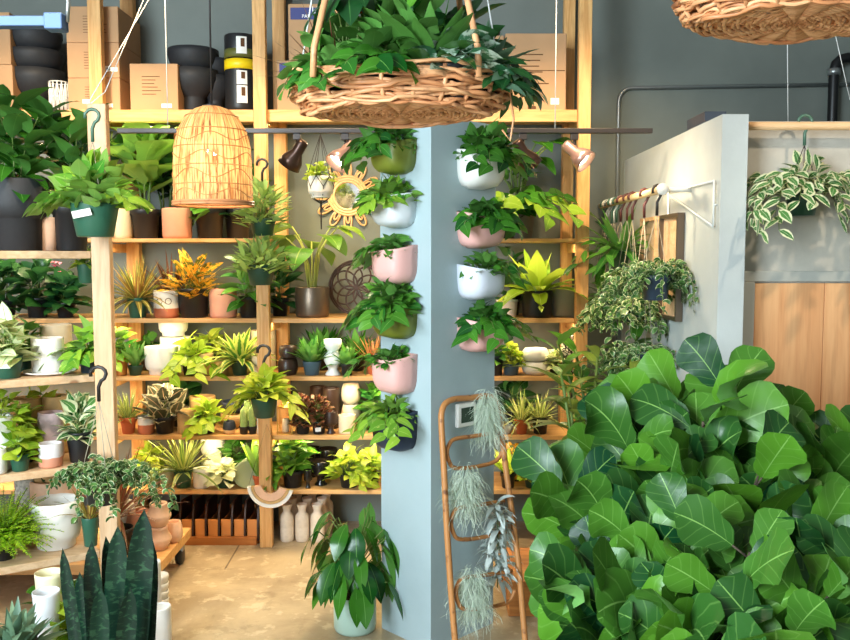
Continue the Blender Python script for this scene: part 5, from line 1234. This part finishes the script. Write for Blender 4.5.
pp = pipe('black_pipe', 'thick black pipe with elbow at the upper right', pts, .028, 'pipe')
for (z_, ax) in ((Zp(74, yb), 0),): 
    o = MB().lathe([(.0, -.018), (.036, -.018), (.036, .018), (0, .018)], 16).build('coupling', M['steel'], pp, loc=(a.x, yb - .05, z_))
for px in (788, 836):
    tag(MB().tube([W(px, 122, 3.9), W(px - 1 if px == 788 else px - 12, -10, 3.9)] if px == 788 else [W(850, 100, 3.9), W(832, 20, 3.9)], .0018, 5).build('suspension_wire', M['wire']), 'thin vertical white wire below the second basket' if px == 788 else 'slanting thin white wire near the black pipe', 'wire')
# things lying on top of the partition
t = T('metal_tray', 'dark blue-grey tray lying on the partition top', 'tray', ((PX0 + PX1) / 2 + .002, 3.74, PZ + .0005))
bx((-.045, -.12, 0), (.045, .12, .006)).build('base', M['slate'], t, False)
mb = MB().box((-.045, -.12, .006), (-.039, .12, .05)).box((.039, -.12, .006), (.045, .12, .05)).box((-.039, -.12, .006), (.039, -.114, .05)).box((-.039, .114, .006), (.039, .12, .05)); mb.build('rim', M['navy'], t, False)
# clothes rod with plant hooks
RX = 1.03; RZ = 1.885
t = T('hanging_rod', 'wooden rod beside the partition carrying rows of plant hooks', 'rod')
MB().tube([(RX, 3.72, RZ), (RX, BACK - .01, RZ)], .017, 12).build('rod', M['dowely'], t)
mb = MB(); mb.tube([(RX, 3.76, RZ), (PX0 - .001, 3.76, RZ)], .011, 8); mb.lathe([(0, -.0), (.028, 0), (.028, .012), (0, .012)], 16, (RX, 3.71, RZ)) if False else None
mb.build('bracket', M['wire'], t)
mb = MB().lathe([(0, 0), (.026, 0), (.026, .012), (0, .012)], 16); mb.v = [(RX + x, 3.708 + z_, RZ + y_) for x, y_, z_ in mb.v]; mb.build('end_disc', M['white'], t)
def rodplant(label, y, pyb, px, w, hp, mat, gens, lm, hmat, hs=.06, name='hanging_hoya'):
    u = y / FPX; p_ = W(px, pyb, y); x = RX - .0 if abs(p_.x - RX) < .14 else p_.x
    seed(label); tt = T(name, label, 'hanging plant', (RX, y, p_.z), 0, 'hanging plants on the wooden rod'); r = w / 2 * u; h = hp * u
    add_pot(tt, 'nursery', r, h, mat)
    z = RZ + .022 - p_.z; s = hs
    MB().tube([(.022 * cos(a_), 0, z - .022 + .024 * sin(a_)) for a_ in [R(q) for q in (210, 170, 130, 90, 50, 10, -30)]] + [(0, 0, z - .022 - .05), (0, 0, z - .022 - .11)], .007, 8).build('hook', M[hmat], tt)
    mb = MB()
    for k in range(3):
        a_ = R(-60 + 120 * k); mb.tube([(0, 0, z - .13), (r * cos(a_), r * sin(a_), h)], .0017, 4)
    mb.build('hanger_wires', M['ropel'], tt)
    cl = dict(xmax=PX0 - .01 - RX, ymax=BACK - .02 - y)
    foliage(tt, sc(gens, u), h * .86, r, lm, 'stem', cl); return tt
rodplant('dense curly hoya in navy pot, nearest on the wooden rod', 3.8, 300, 657, 31, 25, 'navy', [('curly', dict(nv=46, Lv=56, nl=22, Ln=7.5, spread=1.5, az0=-35, az1=220)), ('curly', dict(nv=8, Lv=90, nl=20, Ln=7.5, lo=.7)), ('curly', dict(nv=22, Lv=34, nl=12, Ln=7.5, spread=.5, drop=.5))], 'hoya', 'hook')
rodplant('dense curly hoya hanging low near the fig leaves', 4.02, 376, 640, 30, 26, 'navy', [('curly', dict(nv=52, Lv=54, nl=22, Ln=7.5, spread=1.4, az0=-40, az1=225)), ('curly', dict(nv=12, Lv=66, nl=18, Ln=7.5, lo=.7))], 'hoya', 'hookb')
rodplant('bushy variegated hoya in the middle of the rod row', 4.25, 322, 632, 26, 22, 'dgreenpot', [('curly', dict(nv=54, Lv=70, nl=22, Ln=7.5, spread=1.6)), Tr(9, 50, 7, 15, 8, 'lan')], 'hoya', 'hookb')
rodplant('strap-leaved staghorn plant hanging at the back half of the rod', 4.5, 268, 618, 20, 18, 'greenpot', [Sp(36, 60, 9, 10, 105, 1.2, sh='strap'), Tr(8, 80, 4, 18, 7, 'lan')], 'mid', 'hookb', name='hanging_staghorn')
t = rodplant('sparse leafy plant with white tag at the far end of the rod', 4.72, 318, 602, 18, 16, 'slate', [Bu(24, 30, 26, 20, 12, 'ov'), Tr(6, 50, 5, 15, 9, 'ov')], 'mid', 'hookg', name='hanging_foliage_plant')
bx((-.014, -.0015, -.03), (.014, 0, .03), Matrix.Translation((.01, -.062, .10)) @ Matrix.Rotation(-.1, 4, 'X')).build('tag', M['white_label'], t, False)
for k, y in enumerate((4.6, 4.66, 4.8, 4.86, 4.92, 4.36)):   # spare hooks
    o = MB().tube([(.022 * cos(a_), 0, .024 * sin(a_)) for a_ in [R(q) for q in (210, 170, 130, 90, 50, 10, -30)]] + [(0, 0, -.05), (0, 0, -.11)], .006, 6).build('plant_hook', M[['hookg', 'wire', 'steel', 'wire', 'hookg', 'hookb'][k]])
    o.location = (RX, y, RZ + .0); tag(o, 'spare empty plant hook on the back part of the wooden rod', 'hook', 'spare hooks on the wooden rod')
    MB().tube([(0, 0, -.1), (-.04, 0, -.36), (.04, 0, -.36), (0, 0, -.1)], .0014, 4).build('hanger_wires', M['ropel'], o)
# wooden boards on the partition and the white wire bracket
for k, (y0_, y1_, z0_, z1_) in enumerate(((3.83, 4.13, 1.30, 1.79), (4.2, 4.5, 1.30, 1.79))):
    t = T('framed_board', ('pale framed wooden board on the partition, nearer one' , 'framed wooden board on the partition behind the hoya')[k], 'picture frame', (PX0 - .012, (y0_ + y1_) / 2, z0_), 0, 'framed boards on the partition')
    hw = (y1_ - y0_) / 2; hz = z1_ - z0_
    bx((-.004, -hw + .01, .01), (.010, hw - .01, hz - .01)).build('board', M['pinesx'], t, False)
    mb = MB().box((-.022, -hw, 0), (.0105, -hw + .018, hz)).box((-.022, hw - .018, 0), (.0105, hw, hz)).box((-.022, -hw + .018, 0), (.0105, hw - .018, .018)).box((-.022, -hw + .018, hz - .018), (.0105, hw - .018, hz))
    mb.build('frame', M['dowel'] if k else M['bronze'], t, False)
t = T('wire_bracket', 'thin white triangular wire bracket on the partition', 'bracket', (PX0 - .012, 0, 0))
y0_, y1_ = 3.42, 4.06; za, zb_, zc = Zp(180, 3.42), Zp(181, 4.06), Zp(224, 3.42)
mb = MB().tube([(0, y0_, 1.895), (0, y1_, 1.895)], .0045, 6).tube([(0, y0_, 1.895), (0, y0_, 1.715)], .0045, 6).tube([(0, y0_, 1.715), (0, y1_, 1.885)], .0045, 6).tube([(0, y1_, 1.895), (0, y1_, 1.62)], .0045, 6).tube([(0, y0_ + .0, 1.8), (.0115, y0_, 1.8)], .005, 6)
mb.build('wire_frame', M['wire'], t)
# niche rod with variegated hoya
dN = 3.47
t = tag(MB().tube([(PX1 + .001, dN, Zp(126, dN)), (3.0, dN, Zp(126, dN))], .017, 12).build('closet_rod', M['dowel']), 'thick wooden rod along the top of the right recess', 'rod')
t = hanging('hanging_hoya', 'white-variegated hoya trailing from a green pot on the right rod', 802, 216, dN, 32, 27, 'taper', 'dgreenpot', [Bu(34, 34, 60, 19, 9, 'ov'), Tr(9, 110, 11, 20, 10, 'ov', az0=150, az1=240, drop=1.5, spread=.7), Tr(9, 120, 12, 20, 10, 'ov', az0=290, az1=390, drop=1.5, spread=.7), Tr(3, 60, 6, 20, 10, 'ov', az0=240, az1=290)], 'variw', 121.5, hmat='hookg', hs=.05, clampy=NY - .01, cx=PX1 + .008)
# ================================================================== rattan ladder with air plants
t = T('rattan_ladder', 'bent rattan ladder leaning against the pillar, hung with moss', 'ladder')
dl = 3.34
def LP(px, py): 
    q = (py - 395) / 245.0; return W(px, py, 3.33 + min(px - 431, 66) / 64 * .262 - .035 - .22 * q)
mb = MB()
P1 = [LP(*q) for q in ((458, 690), (455, 640), (451, 590), (447, 530), (444, 470), (441.5, 425), (442, 411), (446, 403), (455, 399), (470, 398), (486, 396), (494, 399), (498, 408), (500, 425), (504, 455), (508, 485), (513, 520), (519, 570), (525, 640), (529, 690))]
P1[0].z = max(.01, P1[0].z); 
lo_l = P1[1] + (P1[1] - P1[2]).normalized() * ((P1[1].z - .015) / max(.05, -(P1[1] - P1[2]).normalized().z)); lo_r = P1[-2] + (P1[-2] - P1[-3]).normalized() * ((P1[-2].z - .015) / max(.05, -(P1[-2] - P1[-3]).normalized().z))
P1[0] = lo_l; P1[-1] = lo_r
def smooth(P, n=4):
    o = []
    for i in range(len(P) - 1):
        a_, b_, c2, d2 = P[max(0, i - 1)], P[i], P[i + 1], P[min(len(P) - 1, i + 2)]
        for k in range(n):
            s_ = k / n; o.append(.5 * ((2 * b_) + (c2 - a_) * s_ + (2 * a_ - 5 * b_ + 4 * c2 - d2) * s_ ** 2 + (3 * b_ - a_ - 3 * c2 + d2) * s_ ** 3))
    return o + [P[-1]]
MB().tube(smooth(P1), .0125, 10, rv=.3).build('rails', M['cane'], t)
for (xl, xr, yt, yb_) in ((447, 502, 436, 469), (451, 506, 505, 540), (456, 514, 575, 610)):
    rp = [LP(*q) for q in ((xr - 2, yt - 4), ((xl + xr) / 2, yt), (xl + 8, yt + 3), (xl + 2, yt + 9), (xl, (yt + yb_) / 2), (xl + 2, yb_ - 8), (xl + 8, yb_ - 1), ((xl + xr) / 2, yb_ - 2), (xr - 6, yb_ - 8), (xr + 1, yb_ - 20))]
    MB().tube(smooth(rp), .0085, 8, rv=.5).build('rung_loop', M['cane'], t)
for lb, px, pt, pb, wd, n in (('pale spanish moss draped over the ladder top', 487, 392, 462, 8, 900), ('pale spanish moss hanging on the second rung', 464, 466, 540, 12, 800), ('pale spanish moss hanging on the lowest rung', 472, 566, 645, 12, 800)):
    seed(lb); q = LP(px, pt); q.y -= .05; u = q.y / FPX
    tt = T('spanish_moss', lb, 'air plant', q, 0, 'spanish moss on the ladder'); f = MB(); strands(f, n, (0, 0, 0), (pb - pt) * u, wd * u, .0011); f.clamp(planes=[((PC.x - q.x, PC.y - q.y), (nr.x, nr.y))]) if 'top' in lb else None; f.build('moss_strands', L['moss'], tt)
seed('air'); q = LP(497, 500); q.y -= .05; u = q.y / FPX
t = T('air_plant', 'cluster of curly silver air plants on the ladder', 'air plant', q); f, s = MB(), MB()
for k in range(7):
    zz = -u * (4 + 12 * k); cx_ = rj(-5, 5) * u; 
    for i in range(15):
        an = R(25 + 100 * (i + .5) / 15); az = i * GA; o = V((cos(az), sin(az), 0)); f.leaf((cx_, 0, zz), o * sin(an) + V((0, 0, cos(an))), V((0, 0, 1)) - o, rj(20, 34) * u, 6 * u, 'lan', rj(1.0, 3.2), .3, 9, twist=rj(-1, 1))
f.build('leaves', L['silver'], t); s.tube([(0, .0, .01), (0, 0, -88 * u)], .0025, 5); s.build('stem', M['stem'], t)

# ================================================================== big floor plant by the pillar
d = 3.54; u = d / FPX; x_ = Xp(355, 610, d)
potted('umbrella_tree', 'drooping glossy umbrella plant in mint pot beside the pillar', 'potted plant', (x_, d, 0), 22 * u, 38 * u, 'cyl', 'mint', [Sk(14, 84, 46, 20, 'lan', 36, droop=1.7, el=-.7, wave=.05, cols=3), Sk(16, 60, 44, 20, 'lan', 34, droop=1.6, el=-.8, wave=.05, cols=3), Sk(18, 40, 40, 18, 'lan', 40, droop=1.5, el=-.7, wave=.05, cols=3), Sk(14, 96, 42, 18, 'lan', 26, droop=1.8, el=-.6, cols=3)], 'glossy', u, dict(planes=[((PC.x - x_, PC.y - d), (nl.x, nl.y))]))
# added crate standing in for warm-lit orange floor under the fig leaves
tag(bx((.37, 3.66, 0), (1.05, 4.1, .16)).build('wooden_crate', M['crate'], None, False, .004), 'added low orange-brown crate standing in for warm-lit floor between ladder and fig leaves', 'crate')
potted('money_tree', 'olive-green finger-leaved plant between shelves and fig leaves', 'potted plant', (Xp(588, 440, 3.75), 3.75, 0), .12, .24, 'nursery', 'black', [Sl(5, 232, 12, 56, 15, 'lan', 40, el=.1, droop=1.0, start=.45)], 'olivel', 3.75 / FPX)
potted('money_tree', 'leafy dark plant standing behind the finger-leaved one', 'potted plant', (Xp(600, 440, 4.2), 4.2, 0), .12, .24, 'nursery', 'black', [Sl(6, 215, 12, 44, 17, 'ov', 40, el=.2, droop=.8, start=.4)], 'mid', 4.2 / FPX, dict(xmax=PX0 - .01 - Xp(600, 440, 4.2)))

# ================================================================== fiddle-leaf figs
def fig(label, px, d, ptop, ns, spread, nl, L0=.235, W0=.185, z0=.5, lean=0.0, seedn=0):
    seed(label, seedn); p_ = W(px, ptop, d); top = p_.z; t = T('fiddle_leaf_fig', label, 'potted plant', (p_.x, d, 0), 0, 'fiddle-leaf figs'); add_pot(t, 'nursery', .13, .26, 'black')
    f, s = MB(), MB()
    for i in range(ns):
        az = i * 2 * pi / ns + rj(-.3, .3); o = V((cos(az), sin(az) * .8, 0)); hh = (top - .22) * (1 if i == 0 else rj(.72, .97)); ln = spread * rj(.5, 1.0)
        P = [V((o.x * (.03 + ln * q ** 1.4), o.y * (.03 + ln * q ** 1.4), .22 + hh * .93 * q)) for q in (0, .2, .4, .6, .8, 1)]
        s.tube(P, .011, 7, .005)
        a0 = rj(0, 6)
        for j in range(nl):
            q = .34 + .66 * (j + .5) / nl; x = q * 5; i0 = min(4, int(x)); b = P[i0].lerp(P[i0 + 1], x - i0)
            a_ = a0 + j * GA; o2 = V((cos(a_), sin(a_), 0)) + o * .35; o2.normalize(); el = .35 + .9 * q ** 3 + rj(-.5, .9)
            d0 = (o2 + V((0, 0, el))).normalized(); e = b + d0 * .05
            s.tube([b, e], .003, 5)
            sz = rj(.72, 1.12) * (1 if q < .92 else .8)
            f.leaf(e, d0, V((-.25, -.75, .65)) + o2 * .35 + V((rj(-.6, .6), rj(-.6, .6), rj(-.3, .3))), L0 * sz, W0 * sz, 'fid', rj(.0, 1.0), rj(-.05, .3), 9, rj(.05, .17), 5, twist=rj(-.5, .5))
    f.build('foliage', L['fid'], t); s.build('stems', M['bark'], t)
fig('fiddle-leaf fig at the front left, its leaves over the crate', 630, 2.12, 515, 6, .13, 16, .19, .15)
fig('fiddle-leaf fig reaching left beside the lowest shelf board', 628, 2.5, 455, 6, .15, 16, .21, .165)
fig('tall fiddle-leaf fig whose top leaf rises highest, before the partition', 684, 2.75, 372, 5, .17, 17, .23, .18)
fig('fiddle-leaf fig at the front, left of the middle of the mass', 690, 2.0, 530, 6, .15, 15, .19, .15)
fig('fiddle-leaf fig in the middle of the leafy mass', 715, 2.4, 455, 5, .2, 15, .21, .165)
fig('fiddle-leaf fig with yellow-green top below the partition end', 738, 2.9, 408, 4, .15, 15)
fig('fiddle-leaf fig in front of the wooden door panel', 800, 2.8, 420, 5, .2, 16)
fig('fiddle-leaf fig at the lower right front corner', 795, 2.0, 530, 6, .18, 15, .19, .15)
fig('fiddle-leaf fig at the right frame edge below the door panel', 850, 2.4, 470, 5, .2, 15, .21, .165)
fig('fiddle-leaf fig low at the front between its neighbours', 742, 1.85, 590, 5, .15, 14, .18, .145)
fig('fiddle-leaf fig behind, toward the hanging hoyas', 648, 2.95, 388, 5, .17, 15)
# ------------------------------------------------------------------ light
w = bpy.data.worlds.new('world'); scene.world = w; w.use_nodes = True
w.node_tree.nodes['Background'].inputs[0].default_value = (1.0, .96, .9, 1); w.node_tree.nodes['Background'].inputs[1].default_value = .12
def lamp(kind, name, loc, aim, energy, col, **k):
    ld = bpy.data.lights.new(name, kind); o = bpy.data.objects.new(name, ld); COL.objects.link(o); o.location = loc
    o.rotation_euler = (V(aim) - V(loc)).to_track_quat('-Z', 'Y').to_euler(); ld.energy = energy; ld.color = col
    for a, b in k.items(): setattr(ld, a, b)
    return o
lamp('AREA', 'window_daylight', (-3.2, -.6, 2.3), (.6, 3.0, .9), 640, (.78, .92, 1.0), shape='RECTANGLE', size=3.6, size_y=2.6)
WARM = (1.0, .74, .42)
for k, (x, aim, e) in enumerate(((-1.9, (-2.0, 4.8, 1.6), 72), (-1.2, (-1.35, 4.8, 1.3), 88), (-.55, (-.6, 4.8, .9), 95), (.45, (.5, 4.8, 1.2), 72), (.85, (1.1, 4.7, 1.6), 50))):
    lamp('SPOT', 'track_spot', (x, 3.55, 3.1), aim, e, WARM, spot_size=R(75), spot_blend=.8, shadow_soft_size=.05)  # added warm spots, out of view and on no modelled track, brightening the shelves
for k, z in LZ.items():
    if k == 5: continue
    for x0, x1 in ((-2.7, -.8), (-.7, -.1), (.35, .8)):
        if k == 1 and x0 == -.7: continue
        zz = z - .028
        lamp('AREA', 'led_strip_light', ((x0 + x1) / 2, D + .06, zz), ((x0 + x1) / 2, D + .14, zz - 1), 3.3 * (x1 - x0), (1, .8, .46), shape='RECTANGLE', size=x1 - x0, size_y=.02)
lamp('AREA', 'led_strip_light', (-1.2, D + .06, TOPZ - .07), (-1.2, D + .14, 0), 13, (1, .8, .46), shape='RECTANGLE', size=2.6, size_y=.02)
scene.view_settings.view_transform = 'Standard'; scene.view_settings.look = 'None'; scene.view_settings.gamma = 1
scene.view_settings.use_curve_mapping = False; scene.view_settings.exposure = .63

lamp('AREA', 'shop_window_daylight', (.6, -3.0, 2.0), (.6, 3.0, 1.0), 18, (.9, .96, 1.0), shape='RECTANGLE', size=4.5, size_y=2.4)
o = lamp('POINT', 'pendant_bulb_light', (PENDANT.x, PENDANT.y, PENDANT.z + .17), (0, 0, 0), 1.3, (1, .8, .5), shadow_soft_size=.03)
for (p_, a_), e_ in ((HEADS[1], 18), (HEADS[3], 8)):
    lamp('SPOT', 'track_spot', p_, p_ + a_, e_, (1, .8, .52), spot_size=R(130), spot_blend=1.0, shadow_soft_size=.03)
lamp('SPOT', 'track_spot', (-.9, 2.0, 3.1), (-1.6, 3.4, .9), 95, (1, .84, .64), spot_size=R(60), spot_blend=.9, shadow_soft_size=.06)  # added unseen spot that warms and brightens the angled shelving
lamp('SPOT', 'track_spot', (2.1, 1.9, 3.1), (1.95, 3.5, 1.5), 62, (1, .84, .64), spot_size=R(75), spot_blend=.9, shadow_soft_size=.05)
lamp('SPOT', 'track_spot', (.1, 3.1, 3.1), (1.165, 4.15, 1.5), 70, (1, .76, .5), spot_size=R(60), spot_blend=1.0, shadow_soft_size=.05)  # extra out-of-view spot, added to warm the partition face
# things made of a single piece are that piece
kids = {}
for o in list(COL.objects):
    if o.parent is not None: kids.setdefault(o.parent.name, []).append(o)
for o in list(COL.objects):
    if o.type == 'EMPTY' and o.parent is None and len(kids.get(o.name, [])) == 1:
        ch = kids[o.name][0]; mw = o.matrix_basis @ ch.matrix_basis; nm = o.name
        for k in ('label', 'category', 'group'):
            if k in o: ch[k] = o[k]
        ch.parent = None; ch.matrix_basis = mw; bpy.data.objects.remove(o); ch.name = nm
